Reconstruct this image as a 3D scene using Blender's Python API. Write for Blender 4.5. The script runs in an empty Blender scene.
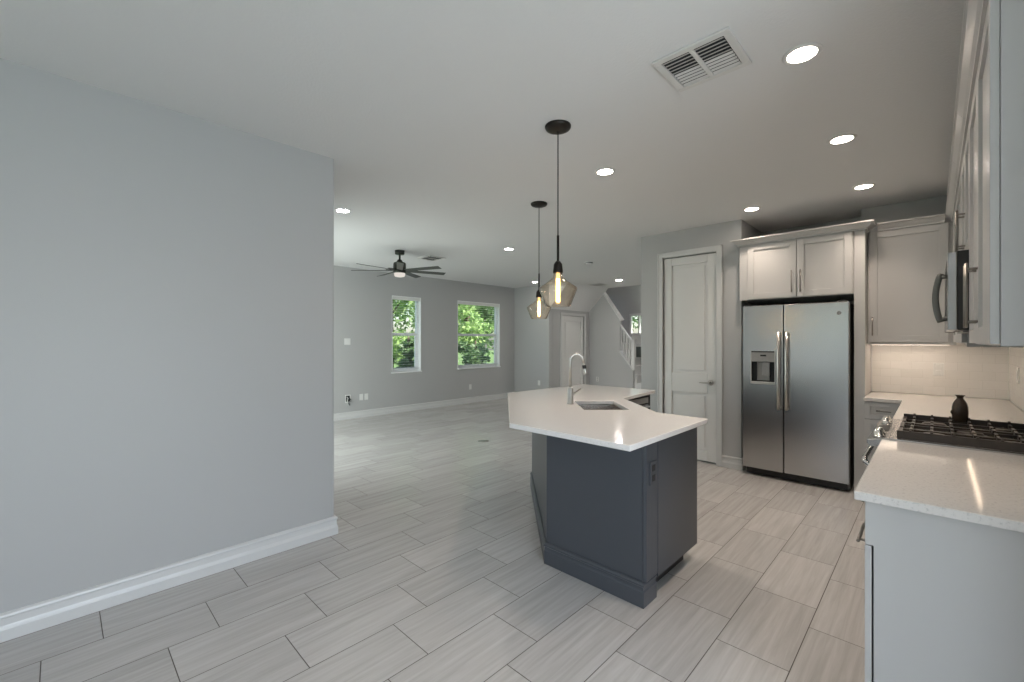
import bpy, bmesh, math, random
from mathutils import Vector, Matrix
from mathutils.geometry import tessellate_polygon
random.seed(7)
scene = bpy.context.scene
COL = scene.collection
R = math.radians
H = 2.74                                   # ceiling height

# ------------------------------------------------------------------ camera
cam_d = bpy.data.cameras.new('camera')
cam_d.sensor_fit = 'HORIZONTAL'
cam_d.sensor_width = 36.0
cam_d.lens = 437.0 / 1024.0 * 36.0
cam_d.clip_start = 0.02
cam_d.clip_end = 300
cam = bpy.data.objects.new('camera', cam_d)
COL.objects.link(cam)
cam.location = (0, 0, 1.41)
cam.rotation_euler = (R(90), 0, R(44))
scene.camera = cam

# ------------------------------------------------------------------ view, world, sun
vs = scene.view_settings
vs.view_transform = 'Standard'
vs.look = 'None'
vs.gamma = 1.0
vs.use_curve_mapping = False
vs.exposure = 0.37
scene.cycles.use_denoising = True
scene.cycles.max_bounces = 10
scene.cycles.diffuse_bounces = 6
scene.cycles.transparent_max_bounces = 16
scene.cycles.caustics_reflective = False
scene.cycles.caustics_refractive = False
scene.cycles.sample_clamp_indirect = 6.0

world = bpy.data.worlds.new('sky')
scene.world = world
world.use_nodes = True
wn = world.node_tree
wn.nodes.clear()
sky = wn.nodes.new('ShaderNodeTexSky')
sky.sky_type = 'NISHITA'
sky.sun_disc = False
sky.sun_elevation = R(52)
sky.sun_rotation = R(70)
sky.air_density = 1.0
sky.dust_density = 2.0
wbg = wn.nodes.new('ShaderNodeBackground')
wbg.inputs['Strength'].default_value = 0.30
wo = wn.nodes.new('ShaderNodeOutputWorld')
wn.links.new(sky.outputs[0], wbg.inputs[0])
wn.links.new(wbg.outputs[0], wo.inputs[0])

sun_d = bpy.data.lights.new('sun', 'SUN')
sun_d.energy = 9.0
sun_d.angle = R(0.6)
sun_d.color = (1.0, 0.95, 0.86)
sun = bpy.data.objects.new('sun', sun_d)
COL.objects.link(sun)
sun.rotation_euler = Vector((-0.55, -0.25, -0.80)).to_track_quat('-Z', 'Y').to_euler()

def daylight(name, loc, rot, sx, sy, watts, color):
    """daylight entering through a glazed opening: a lamp filling that opening, just outside its glass"""
    d = bpy.data.lights.new(name, 'AREA')
    d.shape = 'RECTANGLE'
    d.size = sx
    d.size_y = sy
    d.energy = watts
    d.color = color
    o = bpy.data.objects.new(name, d)
    COL.objects.link(o)
    o.location = loc
    o.rotation_euler = rot
REAR_Y = -3.0
NOOK_X = 2.20
daylight('glass_door_daylight', (NOOK_X + 0.20, 0.10, 1.10), (0, R(90), 0), 2.1, 2.1, 98, (0.77, 0.86, 1.0))
daylight('rear_window_daylight', (-1.85, REAR_Y - 0.20, 1.65), (R(90), 0, 0), 2.2, 1.3, 3.0, (0.80, 0.93, 1.0))
daylight('added_living_daylight', (-6.05, 1.10, 1.10), (R(90), 0, 0), 2.6, 2.1, 76, (0.92, 0.99, 0.97))  # lamp at an added, unseen door, brightens the living room

DOWNLIGHT_POWER = 26.0     # emission strength of a downlight lens

# ------------------------------------------------------------------ materials
def srgb(r, g, b):
    f = lambda c: (c / 255 / 12.92) if c / 255 <= 0.04045 else ((c / 255 + 0.055) / 1.055) ** 2.4
    return (f(r), f(g), f(b), 1)

def N(nt, t, **kw):
    n = nt.nodes.new(t)
    for k, v in kw.items():
        if k.startswith('i_'):
            n.inputs[k[2:].replace('_', ' ')].default_value = v
        else:
            setattr(n, k, v)
    return n

def mat(name, color, rough=0.5, metal=0.0, spec=0.5, noise=None, bump=None, coat=0.0):
    """noise=(scale, amount) soft colour variation, bump=(scale, strength, distance)"""
    m = bpy.data.materials.new(name)
    m.use_nodes = True
    nt = m.node_tree
    b = nt.nodes['Principled BSDF']
    b.inputs['Base Color'].default_value = color if len(color) == 4 else (*color, 1)
    b.inputs['Roughness'].default_value = rough
    b.inputs['Metallic'].default_value = metal
    b.inputs['Specular IOR Level'].default_value = spec
    b.inputs['Coat Weight'].default_value = coat
    tc = N(nt, 'ShaderNodeTexCoord')
    if noise:
        nz = N(nt, 'ShaderNodeTexNoise')
        nz.inputs['Scale'].default_value = noise[0]
        nz.inputs['Detail'].default_value = 4
        nt.links.new(tc.outputs['Object'], nz.inputs['Vector'])
        mx = N(nt, 'ShaderNodeMix', data_type='RGBA')
        c = Vector(b.inputs['Base Color'].default_value[:3])
        mx.inputs['A'].default_value = (*(c * (1 - noise[1])), 1)
        mx.inputs['B'].default_value = (*(c * (1 + noise[1])), 1)
        nt.links.new(nz.outputs['Fac'], mx.inputs['Factor'])
        nt.links.new(mx.outputs['Result'], b.inputs['Base Color'])
    if bump:
        nz = N(nt, 'ShaderNodeTexNoise')
        nz.inputs['Scale'].default_value = bump[0]
        nz.inputs['Detail'].default_value = 3
        nt.links.new(tc.outputs['Object'], nz.inputs['Vector'])
        bp = N(nt, 'ShaderNodeBump')
        bp.inputs['Strength'].default_value = bump[1]
        bp.inputs['Distance'].default_value = bump[2]
        nt.links.new(nz.outputs['Fac'], bp.inputs['Height'])
        nt.links.new(bp.outputs['Normal'], b.inputs['Normal'])
    return m

def emit_mat(name, color, strength):
    m = bpy.data.materials.new(name)
    m.use_nodes = True
    nt = m.node_tree
    nt.nodes.clear()
    e = N(nt, 'ShaderNodeEmission')
    e.inputs['Color'].default_value = (*color, 1)
    e.inputs['Strength'].default_value = strength
    o = N(nt, 'ShaderNodeOutputMaterial')
    nt.links.new(e.outputs[0], o.inputs[0])
    return m

def glass_mat(name, tint, refl=1.0, rough=0.0):
    """clear thin glass: lets light straight through, mirrors by fresnel"""
    m = bpy.data.materials.new(name)
    m.use_nodes = True
    nt = m.node_tree
    nt.nodes.clear()
    t = N(nt, 'ShaderNodeBsdfTransparent')
    t.inputs['Color'].default_value = (*tint, 1)
    g = N(nt, 'ShaderNodeBsdfGlossy')
    g.inputs['Roughness'].default_value = rough
    f = N(nt, 'ShaderNodeLayerWeight')
    f.inputs['Blend'].default_value = 0.5
    pw = N(nt, 'ShaderNodeMath', operation='POWER')
    pw.inputs[1].default_value = 4.0
    ml = N(nt, 'ShaderNodeMath', operation='MULTIPLY_ADD')
    ml.inputs[1].default_value = 0.8 * refl
    ml.inputs[2].default_value = 0.04 * refl
    nt.links.new(f.outputs['Facing'], pw.inputs[0])
    mx = N(nt, 'ShaderNodeMixShader')
    o = N(nt, 'ShaderNodeOutputMaterial')
    nt.links.new(pw.outputs[0], ml.inputs[0])
    nt.links.new(ml.outputs[0], mx.inputs[0])
    nt.links.new(t.outputs[0], mx.inputs[1])
    nt.links.new(g.outputs[0], mx.inputs[2])
    nt.links.new(mx.outputs[0], o.inputs[0])
    return m

def floor_material():
    m = bpy.data.materials.new('grey_plank_tile')
    m.use_nodes = True
    nt = m.node_tree
    L = nt.links.new
    b = nt.nodes['Principled BSDF']
    geo = N(nt, 'ShaderNodeNewGeometry')
    sp = N(nt, 'ShaderNodeSeparateXYZ')
    L(geo.outputs['Position'], sp.inputs[0])
    def M(op, a, c=None, d=None):
        n = N(nt, 'ShaderNodeMath', operation=op)
        for i, v in enumerate((a, c, d)):
            if v is None: continue
            if isinstance(v, (int, float)): n.inputs[i].default_value = v
            else: L(v, n.inputs[i])
        return n.outputs[0]
    W, Ln = 0.2985, 0.605
    u = M('DIVIDE', M('ADD', sp.outputs[0], 3.13), W)
    k = M('FLOOR', u)
    fu = M('FRACT', u)
    v = M('DIVIDE', M('ADD', M('SUBTRACT', sp.outputs[1], 0.145), M('MULTIPLY', k, 0.2017)), Ln)
    n = M('FLOOR', v)
    fv = M('FRACT', v)
    du = M('MULTIPLY', M('MINIMUM', fu, M('SUBTRACT', 1.0, fu)), W)
    dv = M('MULTIPLY', M('MINIMUM', fv, M('SUBTRACT', 1.0, fv)), Ln)
    d = M('MINIMUM', du, dv)
    mr = N(nt, 'ShaderNodeMapRange', interpolation_type='SMOOTHSTEP')
    L(d, mr.inputs['Value'])
    mr.inputs['From Min'].default_value = 0.0010
    mr.inputs['From Max'].default_value = 0.0030
    cb = N(nt, 'ShaderNodeCombineXYZ')
    L(k, cb.inputs[0]); L(n, cb.inputs[1])
    wn_ = N(nt, 'ShaderNodeTexWhiteNoise', noise_dimensions='3D')
    L(cb.outputs[0], wn_.inputs['Vector'])
    # long streaks along the plank
    cs = N(nt, 'ShaderNodeCombineXYZ')
    L(M('MULTIPLY', sp.outputs[0], 34.0), cs.inputs[0])
    L(M('MULTIPLY', sp.outputs[1], 1.7), cs.inputs[1])
    L(M('MULTIPLY', wn_.outputs['Value'], 40.0), cs.inputs[2])
    nz = N(nt, 'ShaderNodeTexNoise')
    nz.inputs['Scale'].default_value = 1.0
    nz.inputs['Detail'].default_value = 5
    nz.inputs['Roughness'].default_value = 0.6
    nz.inputs['Distortion'].default_value = 0.4
    L(cs.outputs[0], nz.inputs['Vector'])
    ra = N(nt, 'ShaderNodeValToRGB')
    e = ra.color_ramp.elements
    e[0].position = 0.30; e[0].color = srgb(178, 175, 172)
    e[1].position = 0.70; e[1].color = srgb(200, 198, 196)
    L(nz.outputs['Fac'], ra.inputs[0])
    br = M('ADD', 0.93, M('MULTIPLY', wn_.outputs['Value'], 0.13))
    sc = N(nt, 'ShaderNodeVectorMath', operation='SCALE')
    L(ra.outputs[0], sc.inputs[0]); L(br, sc.inputs['Scale'])
    mx = N(nt, 'ShaderNodeMix', data_type='RGBA')
    mx.inputs['A'].default_value = srgb(92, 86, 80)
    L(mr.outputs[0], mx.inputs['Factor'])
    L(sc.outputs[0], mx.inputs['B'])
    L(mx.outputs['Result'], b.inputs['Base Color'])
    rr = N(nt, 'ShaderNodeMapRange')
    L(mr.outputs[0], rr.inputs['Value'])
    rr.inputs['To Min'].default_value = 0.8
    rr.inputs['To Max'].default_value = 0.26
    L(rr.outputs[0], b.inputs['Roughness'])
    bp = N(nt, 'ShaderNodeBump')
    bp.inputs['Strength'].default_value = 0.5
    bp.inputs['Distance'].default_value = 0.002
    L(mr.outputs[0], bp.inputs['Height'])
    L(bp.outputs['Normal'], b.inputs['Normal'])
    return m

def tile_material(name, axis):
    """glossy white subway tile; axis 0: wall runs in x, 1: in y"""
    m = bpy.data.materials.new(name)
    m.use_nodes = True
    nt = m.node_tree
    L = nt.links.new
    b = nt.nodes['Principled BSDF']
    geo = N(nt, 'ShaderNodeNewGeometry')
    sp = N(nt, 'ShaderNodeSeparateXYZ')
    L(geo.outputs['Position'], sp.inputs[0])
    cb = N(nt, 'ShaderNodeCombineXYZ')
    L(sp.outputs[axis], cb.inputs[0]); L(sp.outputs[2], cb.inputs[1])
    bt = N(nt, 'ShaderNodeTexBrick')
    bt.inputs['Scale'].default_value = 1.0
    bt.inputs['Brick Width'].default_value = 0.152
    bt.inputs['Row Height'].default_value = 0.0760
    bt.inputs['Mortar Size'].default_value = 0.0014
    bt.inputs['Mortar Smooth'].default_value = 0.3
    bt.inputs['Color1'].default_value = srgb(232, 229, 225)
    bt.inputs['Color2'].default_value = srgb(228, 225, 220)
    bt.inputs['Mortar'].default_value = srgb(214, 211, 206)
    L(cb.outputs[0], bt.inputs['Vector'])
    L(bt.outputs['Color'], b.inputs['Base Color'])
    b.inputs['Roughness'].default_value = 0.12
    nz = N(nt, 'ShaderNodeTexNoise')
    nz.inputs['Scale'].default_value = 14
    L(geo.outputs['Position'], nz.inputs['Vector'])
    ad = N(nt, 'ShaderNodeMath', operation='MULTIPLY_ADD')
    ad.inputs[1].default_value = -1.2
    L(bt.outputs['Fac'], ad.inputs[0]); L(nz.outputs['Fac'], ad.inputs[2])
    bp = N(nt, 'ShaderNodeBump')
    bp.inputs['Strength'].default_value = 0.35
    bp.inputs['Distance'].default_value = 0.003
    L(ad.outputs[0], bp.inputs['Height'])
    L(bp.outputs['Normal'], b.inputs['Normal'])
    return m

def steel_material(name, base, rough, stretch=(2, 2, 160)):
    m = bpy.data.materials.new(name)
    m.use_nodes = True
    nt = m.node_tree
    L = nt.links.new
    b = nt.nodes['Principled BSDF']
    b.inputs['Base Color'].default_value = (*base, 1)
    b.inputs['Metallic'].default_value = 1.0
    geo = N(nt, 'ShaderNodeNewGeometry')
    mp = N(nt, 'ShaderNodeMapping')
    mp.inputs['Scale'].default_value = stretch
    L(geo.outputs['Position'], mp.inputs[0])
    nz = N(nt, 'ShaderNodeTexNoise')
    nz.inputs['Scale'].default_value = 4
    nz.inputs['Detail'].default_value = 3
    L(mp.outputs[0], nz.inputs['Vector'])
    mr = N(nt, 'ShaderNodeMapRange')
    mr.inputs['To Min'].default_value = rough * 0.93
    mr.inputs['To Max'].default_value = rough * 1.08
    L(nz.outputs['Fac'], mr.inputs['Value'])
    L(mr.outputs[0], b.inputs['Roughness'])
    bp = N(nt, 'ShaderNodeBump')
    bp.inputs['Strength'].default_value = 0.004
    bp.inputs['Distance'].default_value = 0.001
    L(nz.outputs['Fac'], bp.inputs['Height'])
    L(bp.outputs['Normal'], b.inputs['Normal'])
    return m

def quartz_material(name, base, speck, rough):
    m = bpy.data.materials.new(name)
    m.use_nodes = True
    nt = m.node_tree
    L = nt.links.new
    b = nt.nodes['Principled BSDF']
    geo = N(nt, 'ShaderNodeNewGeometry')
    nz = N(nt, 'ShaderNodeTexNoise')
    nz.inputs['Scale'].default_value = 90
    nz.inputs['Detail'].default_value = 6
    nz.inputs['Roughness'].default_value = 0.75
    L(geo.outputs['Position'], nz.inputs['Vector'])
    ra = N(nt, 'ShaderNodeValToRGB')
    e = ra.color_ramp.elements
    e[0].position = 0.30; e[0].color = speck
    e[1].position = 0.47; e[1].color = base
    L(nz.outputs['Fac'], ra.inputs[0])
    L(ra.outputs[0], b.inputs['Base Color'])
    b.inputs['Roughness'].default_value = rough
    return m

def leaf_material(name, c1, c2):
    m = bpy.data.materials.new(name)
    m.use_nodes = True
    nt = m.node_tree
    L = nt.links.new
    b = nt.nodes['Principled BSDF']
    b.inputs['Roughness'].default_value = 0.5
    geo = N(nt, 'ShaderNodeNewGeometry')
    ra = N(nt, 'ShaderNodeValToRGB')
    ra.color_ramp.elements[0].color = c1
    ra.color_ramp.elements[1].color = c2
    L(geo.outputs['Random Per Island'], ra.inputs[0])
    L(ra.outputs[0], b.inputs['Base Color'])
    tl = N(nt, 'ShaderNodeBsdfTranslucent')
    L(ra.outputs[0], tl.inputs['Color'])
    mx = N(nt, 'ShaderNodeMixShader')
    mx.inputs[0].default_value = 0.4
    L(b.outputs[0], mx.inputs[1]); L(tl.outputs[0], mx.inputs[2])
    L(mx.outputs[0], nt.nodes['Material Output'].inputs[0])
    return m

M_WALL = mat('grey_wall_paint', (0.452, 0.453, 0.452), 0.45, spec=0.35, bump=(220, 0.10, 0.001))
M_CEIL = mat('white_ceiling_texture', (0.73, 0.73, 0.725), 0.85, spec=0.2, bump=(70, 0.35, 0.004))
M_TRIM = mat('white_trim_paint', (0.64, 0.64, 0.635), 0.3)
M_WIN = mat('white_window_vinyl', (0.90, 0.91, 0.91), 0.35)
M_DOOR = mat('white_door_paint', (0.72, 0.715, 0.70), 0.35)
M_CAB = mat('white_cabinet_paint', (0.515, 0.508, 0.497), 0.32)
M_DARK = mat('charcoal_cabinet_paint', (0.072, 0.079, 0.092), 0.36, noise=(3, 0.05))
M_FLOOR = floor_material()
M_TILE_X = tile_material('white_subway_tile_back', 0)
M_TILE_Y = tile_material('white_subway_tile_side', 1)
M_STEEL = steel_material('brushed_stainless', (0.56, 0.56, 0.56), 0.26)
M_RANGE = mat('range_stainless', (0.52, 0.51, 0.50), 0.27, metal=1.0, noise=(5, 0.03))
M_SILVERP = mat('silver_plastic', (0.50, 0.50, 0.49), 0.35, noise=(20, 0.04))
M_SINK = mat('sink_stainless', (0.70, 0.67, 0.64), 0.24, metal=1.0, noise=(4, 0.04))
M_NICKEL = mat('brushed_nickel', (0.55, 0.53, 0.50), 0.28, metal=1.0, noise=(40, 0.05))
M_PULL = mat('dark_nickel_pull', (0.27, 0.255, 0.235), 0.32, metal=1.0, noise=(40, 0.05))
M_CHROME = mat('bright_chrome', (0.78, 0.78, 0.78), 0.12, metal=1.0, noise=(30, 0.03))
M_QUARTZ = quartz_material('white_quartz', (0.90, 0.875, 0.86, 1), (0.74, 0.72, 0.70, 1), 0.11)
M_GRANITE = quartz_material('speckled_quartz', (0.69, 0.66, 0.63, 1), (0.48, 0.46, 0.44, 1), 0.10)
M_BLACK = mat('black_plastic', (0.012, 0.012, 0.012), 0.4, noise=(30, 0.2))
M_GAP = mat('dark_cabinet_recess', (0.02, 0.017, 0.012), 0.8, noise=(20, 0.2))
M_IRON = mat('cast_iron', (0.042, 0.033, 0.027), 0.36, noise=(60, 0.3), bump=(300, 0.2, 0.001))
M_BRONZE = mat('oil_rubbed_bronze', (0.020, 0.016, 0.013), 0.4, metal=0.5, noise=(40, 0.2))
M_FAN = mat('dark_bronze_fan', (0.025, 0.028, 0.020), 0.4, metal=0.3, noise=(30, 0.2))
M_BLADE = mat('dark_fan_blade', (0.055, 0.060, 0.050), 0.4, noise=(20, 0.2))
M_GREYP = mat('grey_plastic', (0.32, 0.32, 0.31), 0.4, noise=(40, 0.1))
M_MWH = mat('dark_grey_handle', (0.13, 0.135, 0.125), 0.35, metal=0.4, noise=(30, 0.05))
M_WHITEP = mat('white_plastic', (0.74, 0.74, 0.72), 0.35, noise=(20, 0.03))
M_VENT = mat('white_vent_metal', (0.66, 0.65, 0.63), 0.4, noise=(20, 0.03))
M_DUCT = mat('dark_duct', (0.035, 0.038, 0.040), 0.8, noise=(20, 0.2))
M_VASE = mat('dark_brown_glaze', (0.050, 0.033, 0.022), 0.2, noise=(25, 0.5), bump=(45, 0.4, 0.004))
M_GLASS = glass_mat('window_glass', (0.97, 0.98, 0.97), 0.7)
M_PEND = glass_mat('smoky_amber_glass', (0.955, 0.915, 0.850), 1.3, 0.02)
_nt = M_PEND.node_tree
_t = [n for n in _nt.nodes if n.type == 'BSDF_TRANSPARENT'][0]
_lw = [n for n in _nt.nodes if n.type == 'LAYER_WEIGHT'][0]
_p = N(_nt, 'ShaderNodeMath', operation='POWER')
_p.inputs[1].default_value = 3.0
_mx = N(_nt, 'ShaderNodeMix', data_type='RGBA')
_mx.inputs['A'].default_value = (0.985, 0.958, 0.918, 1)
_mx.inputs['B'].default_value = (0.70, 0.57, 0.43, 1)
_nt.links.new(_lw.outputs['Facing'], _p.inputs[0])
_nt.links.new(_p.outputs[0], _mx.inputs['Factor'])
_nt.links.new(_mx.outputs['Result'], _t.inputs['Color'])
M_BULB = glass_mat('bulb_glass', (1.0, 0.93, 0.78), 1.0)
_nt = M_BULB.node_tree               # the lit bulb glows softly all along its tube
_e = N(_nt, 'ShaderNodeEmission')
_e.inputs['Color'].default_value = (1.0, 0.66, 0.28, 1)
_e.inputs['Strength'].default_value = 0.55
_a = N(_nt, 'ShaderNodeAddShader')
_o = [n for n in _nt.nodes if n.type == 'OUTPUT_MATERIAL'][0]
_nt.links.new(_o.inputs[0].links[0].from_socket, _a.inputs[0])
_nt.links.new(_e.outputs[0], _a.inputs[1])
_nt.links.new(_a.outputs[0], _o.inputs[0])
M_FILAMENT = emit_mat('glowing_filament', (1.0, 0.60, 0.22), 34.0)
M_LENS = emit_mat('downlight_lens', (1.0, 0.86, 0.74), DOWNLIGHT_POWER * 1.7)
M_LENS_L = emit_mat('living_downlight_lens', (1.0, 0.92, 0.85), DOWNLIGHT_POWER * 3.0)
M_LENS_H = emit_mat('hall_downlight_lens', (1.0, 0.94, 0.88), DOWNLIGHT_POWER * 10.0)
M_FANLENS = emit_mat('fan_light_lens', (1.0, 0.92, 0.84), 0.6)
M_LED = emit_mat('under_cabinet_led', (1.0, 0.82, 0.66), 14.0)
M_LED_S = emit_mat('under_cabinet_led_soft', (1.0, 0.76, 0.54), 5.5)
M_LAWN = mat('lawn_grass', (0.09, 0.16, 0.04), 0.9, noise=(3, 0.4), bump=(60, 0.8, 0.02))
M_BARK = mat('tree_bark', (0.10, 0.075, 0.05), 0.9, noise=(8, 0.4), bump=(20, 0.8, 0.02))
M_LEAF_A = leaf_material('light_green_leaves', (0.20, 0.36, 0.10, 1), (0.46, 0.62, 0.26, 1))
M_LEAF_B = leaf_material('mid_green_leaves', (0.10, 0.20, 0.07, 1), (0.28, 0.42, 0.17, 1))
M_LEAF_C = leaf_material('deep_green_leaves', (0.08, 0.16, 0.07, 1), (0.22, 0.34, 0.16, 1))
M_SCREEN = mat('grey_insect_screen', (0.10, 0.12, 0.11), 0.6, noise=(200, 0.2))

# ------------------------------------------------------------------ mesh helpers
class MB:
    """collects shapes in world metres; build() links them as one mesh object"""
    def __init__(s):
        s.v, s.f, s.smooth = [], [], []
    def add(s, vs_, fs_, smooth=False):
        o = len(s.v)
        s.v += [tuple(p) for p in vs_]
        s.f += [tuple(i + o for i in f) for f in fs_]
        s.smooth += [smooth] * len(fs_)
        return s
    def box(s, x0, x1, y0, y1, z0, z1):
        return s.hexa(lambda a, b, c: (x0 + a * (x1 - x0), y0 + b * (y1 - y0), z0 + c * (z1 - z0)))
    def hexa(s, fn):
        p = [fn(a, b, c) for a in (0, 1) for b in (0, 1) for c in (0, 1)]
        q = Vector(p[4]) - Vector(p[0]); r = Vector(p[2]) - Vector(p[0]); t = Vector(p[1]) - Vector(p[0])
        f = [(0, 1, 3, 2), (4, 6, 7, 5), (0, 4, 5, 1), (2, 3, 7, 6), (0, 2, 6, 4), (1, 5, 7, 3)]
        if q.cross(r).dot(t) < 0: f = [x[::-1] for x in f]
        return s.add(p, f)
    def fbox(s, fr, u0, u1, v0, v1, n0, n1):
        """box in a frame fr=(origin, u, v, n)"""
        O, U, V, Nn = fr
        return s.hexa(lambda a, b, c: O + U * (u0 + a * (u1 - u0)) + V * (v0 + b * (v1 - v0)) + Nn * (n0 + c * (n1 - n0)))
    def prism(s, poly, z0, z1, fn=None, holes=()):
        """poly: 2-D outline (counter-clockwise), extruded z0..z1, fn maps (a, b, z) to xyz"""
        fn = fn or (lambda a, b, z: (a, b, z))
        loops = [list(poly)] + [list(h) for h in holes]
        flat = [p for l in loops for p in l]
        n = len(flat)
        tris = tessellate_polygon([[Vector((*p, 0)) for p in l] for l in loops])
        ar = lambda t: ((flat[t[1]][0] - flat[t[0]][0]) * (flat[t[2]][1] - flat[t[0]][1]) - (flat[t[2]][0] - flat[t[0]][0]) * (flat[t[1]][1] - flat[t[0]][1]))
        vs_ = [fn(*p, z0) for p in flat] + [fn(*p, z1) for p in flat]
        fs_ = []
        if holes:
            for t in tris:
                t = tuple(t) if ar(t) > 0 else tuple(t)[::-1]
                fs_.append(tuple(i + n for i in t)); fs_.append(t[::-1])
        else:
            fs_.append(tuple(range(n, 2 * n))); fs_.append(tuple(range(n))[::-1])
        o = 0
        for l in loops:
            k = len(l)
            for i in range(k):
                j = (i + 1) % k
                fs_.append((o + i, o + j, n + o + j, n + o + i))
            o += k
        return s.add(vs_, fs_)
    def lathe(s, prof, c=(0, 0, 0), seg=32, smooth=True, cap=True):
        """prof: [(r, z)] from bottom to top around the z axis"""
        vs_, fs_ = [], []
        for r, z in prof:
            for i in range(seg):
                a = 2 * math.pi * i / seg
                vs_.append((c[0] + r * math.cos(a), c[1] + r * math.sin(a), c[2] + z))
        for k in range(len(prof) - 1):
            for i in range(seg):
                j = (i + 1) % seg
                fs_.append((k * seg + i, k * seg + j, (k + 1) * seg + j, (k + 1) * seg + i))
        s.add(vs_, fs_, smooth)
        if cap:
            o = len(s.v) - len(vs_)
            s.f.append(tuple(o + i for i in range(seg))[::-1]); s.smooth.append(False)
            s.f.append(tuple(o + (len(prof) - 1) * seg + i for i in range(seg))); s.smooth.append(False)
        return s
    def tube(s, pts, r, seg=12, caps=True):
        pts = [Vector(p) for p in pts]
        rs = r if isinstance(r, (list, tuple)) else [r] * len(pts)
        vs_, fs_ = [], []
        t0 = (pts[1] - pts[0]).normalized()
        up = Vector((0, 0, 1)) if abs(t0.z) < 0.9 else Vector((1, 0, 0))
        nrm = t0.cross(up).normalized()
        for i, p in enumerate(pts):
            a = pts[max(i - 1, 0)]; b = pts[min(i + 1, len(pts) - 1)]
            t = (b - a).normalized()
            nrm = (nrm - t * nrm.dot(t)).normalized()
            bn = t.cross(nrm)
            for k in range(seg):
                an = 2 * math.pi * k / seg
                vs_.append(p + (nrm * math.cos(an) + bn * math.sin(an)) * rs[i])
        for i in range(len(pts) - 1):
            for k in range(seg):
                j = (k + 1) % seg
                fs_.append((i * seg + k, i * seg + j, (i + 1) * seg + j, (i + 1) * seg + k))
        s.add(vs_, fs_, True)
        if caps:
            o = len(s.v) - len(vs_)
            s.f.append(tuple(o + k for k in range(seg))[::-1]); s.smooth.append(False)
            s.f.append(tuple(o + (len(pts) - 1) * seg + k for k in range(seg))); s.smooth.append(False)
        return s
    def sweep(s, path, prof, closed=False):
        """prof [(out, z)] closed outline swept along a 2-D path with mitred corners; out = to the right of travel"""
        P = [Vector(p) for p in path]
        n = len(P)
        def right(a, b):
            d = (b - a).normalized()
            return Vector((d.y, -d.x))
        rings = []
        for i in range(n):
            if i == 0: off = right(P[0], P[1])
            elif i == n - 1: off = right(P[-2], P[-1])
            else:
                r1, r2 = right(P[i - 1], P[i]), right(P[i], P[i + 1])
                off = (r1 + r2) / (1 + r1.dot(r2))
            rings.append([(P[i].x + off.x * o, P[i].y + off.y * o, z) for o, z in prof])
        k = len(prof)
        vs_ = [p for r in rings for p in r]
        fs_ = []
        for i in range(n - 1):
            for j in range(k):
                q = (j + 1) % k
                fs_.append((i * k + j, i * k + q, (i + 1) * k + q, (i + 1) * k + j))
        fs_.append(tuple(range(k))[::-1]); fs_.append(tuple((n - 1) * k + j for j in range(k)))
        return s.add(vs_, fs_)
    def build(s, name, material, parent=None, bevel=0.0, segs=2, label=None):
        me = bpy.data.meshes.new(name)
        off = Vector((0, 0, 0))
        q = parent
        while q is not None:
            off += Vector(q.location); q = q.parent
        me.from_pydata([tuple(Vector(p) - off) for p in s.v], [], s.f)
        me.polygons.foreach_set('use_smooth', s.smooth)
        bm = bmesh.new(); bm.from_mesh(me)
        bmesh.ops.recalc_face_normals(bm, faces=bm.faces)
        bm.to_mesh(me); bm.free()
        me.materials.append(material)
        o = bpy.data.objects.new(name, me)
        COL.objects.link(o)
        if parent is not None: o.parent = parent
        if bevel:
            b = o.modifiers.new('bevel', 'BEVEL')
            b.width = bevel; b.segments = segs; b.limit_method = 'ANGLE'; b.angle_limit = R(40)
        if label: o['label'] = label
        return o

def tag(o, label, cat, group=None, kind=None):
    o['label'] = label; o['category'] = cat
    if group: o['group'] = group
    if kind: o['kind'] = kind
    return o

def thing(name, label, cat, loc=(0, 0, 0), group=None):
    o = bpy.data.objects.new(name, None)
    o.empty_display_size = 0.05
    COL.objects.link(o)
    o.location = loc
    return tag(o, label, cat, group)

def struct(name, mb, m, label=None, cat='structure', parent=None, bevel=0.0):
    o = mb.build(name, m, parent, bevel)
    o['kind'] = 'structure'
    if label: o['label'] = label; o['category'] = cat
    return o

def dup(root, loc, label, rotz=0.0):
    r = root.copy(); COL.objects.link(r)
    r.location = loc; r.rotation_euler = (0, 0, rotz); r['label'] = label
    for ch in list(root.children):
        c = ch.copy(); COL.objects.link(c); c.parent = r
        for g in list(ch.children):
            d = g.copy(); COL.objects.link(d); d.parent = c
    return r

X_, Y_, Z_ = Vector((1, 0, 0)), Vector((0, 1, 0)), Vector((0, 0, 1))
def frame(o, u, n): return (Vector(o), u, Z_, n)

def wall_openings(mb, axis, a0, a1, z0, z1, t0, t1, holes):
    """wall in cells around rectangular holes [(a0, a1, z0, z1)]; axis 'x' runs in x and is t0..t1 thick in y"""
    As = sorted({a0, a1, *[h[0] for h in holes], *[h[1] for h in holes]})
    Zs = sorted({z0, z1, *[h[2] for h in holes], *[h[3] for h in holes]})
    for i in range(len(As) - 1):
        for j in range(len(Zs) - 1):
            ca, cz = (As[i] + As[i + 1]) / 2, (Zs[j] + Zs[j + 1]) / 2
            if any(h[0] < ca < h[1] and h[2] < cz < h[3] for h in holes): continue
            if axis == 'x': mb.box(As[i], As[i + 1], t0, t1, Zs[j], Zs[j + 1])
            else: mb.box(t0, t1, As[i], As[i + 1], Zs[j], Zs[j + 1])
    return mb

# ------------------------------------------------------------------ room shell
XL, YL = -3.155, 1.40          # foreground left wall and its end
XW = -7.60                     # living room window wall
YE, XC = 7.95, -6.47           # far end wall, closet wall
YS = 9.60                      # stair wall
YP = 5.18                      # pantry wall
YB, XR = 5.62, 0.47            # kitchen back wall, right wall

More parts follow.
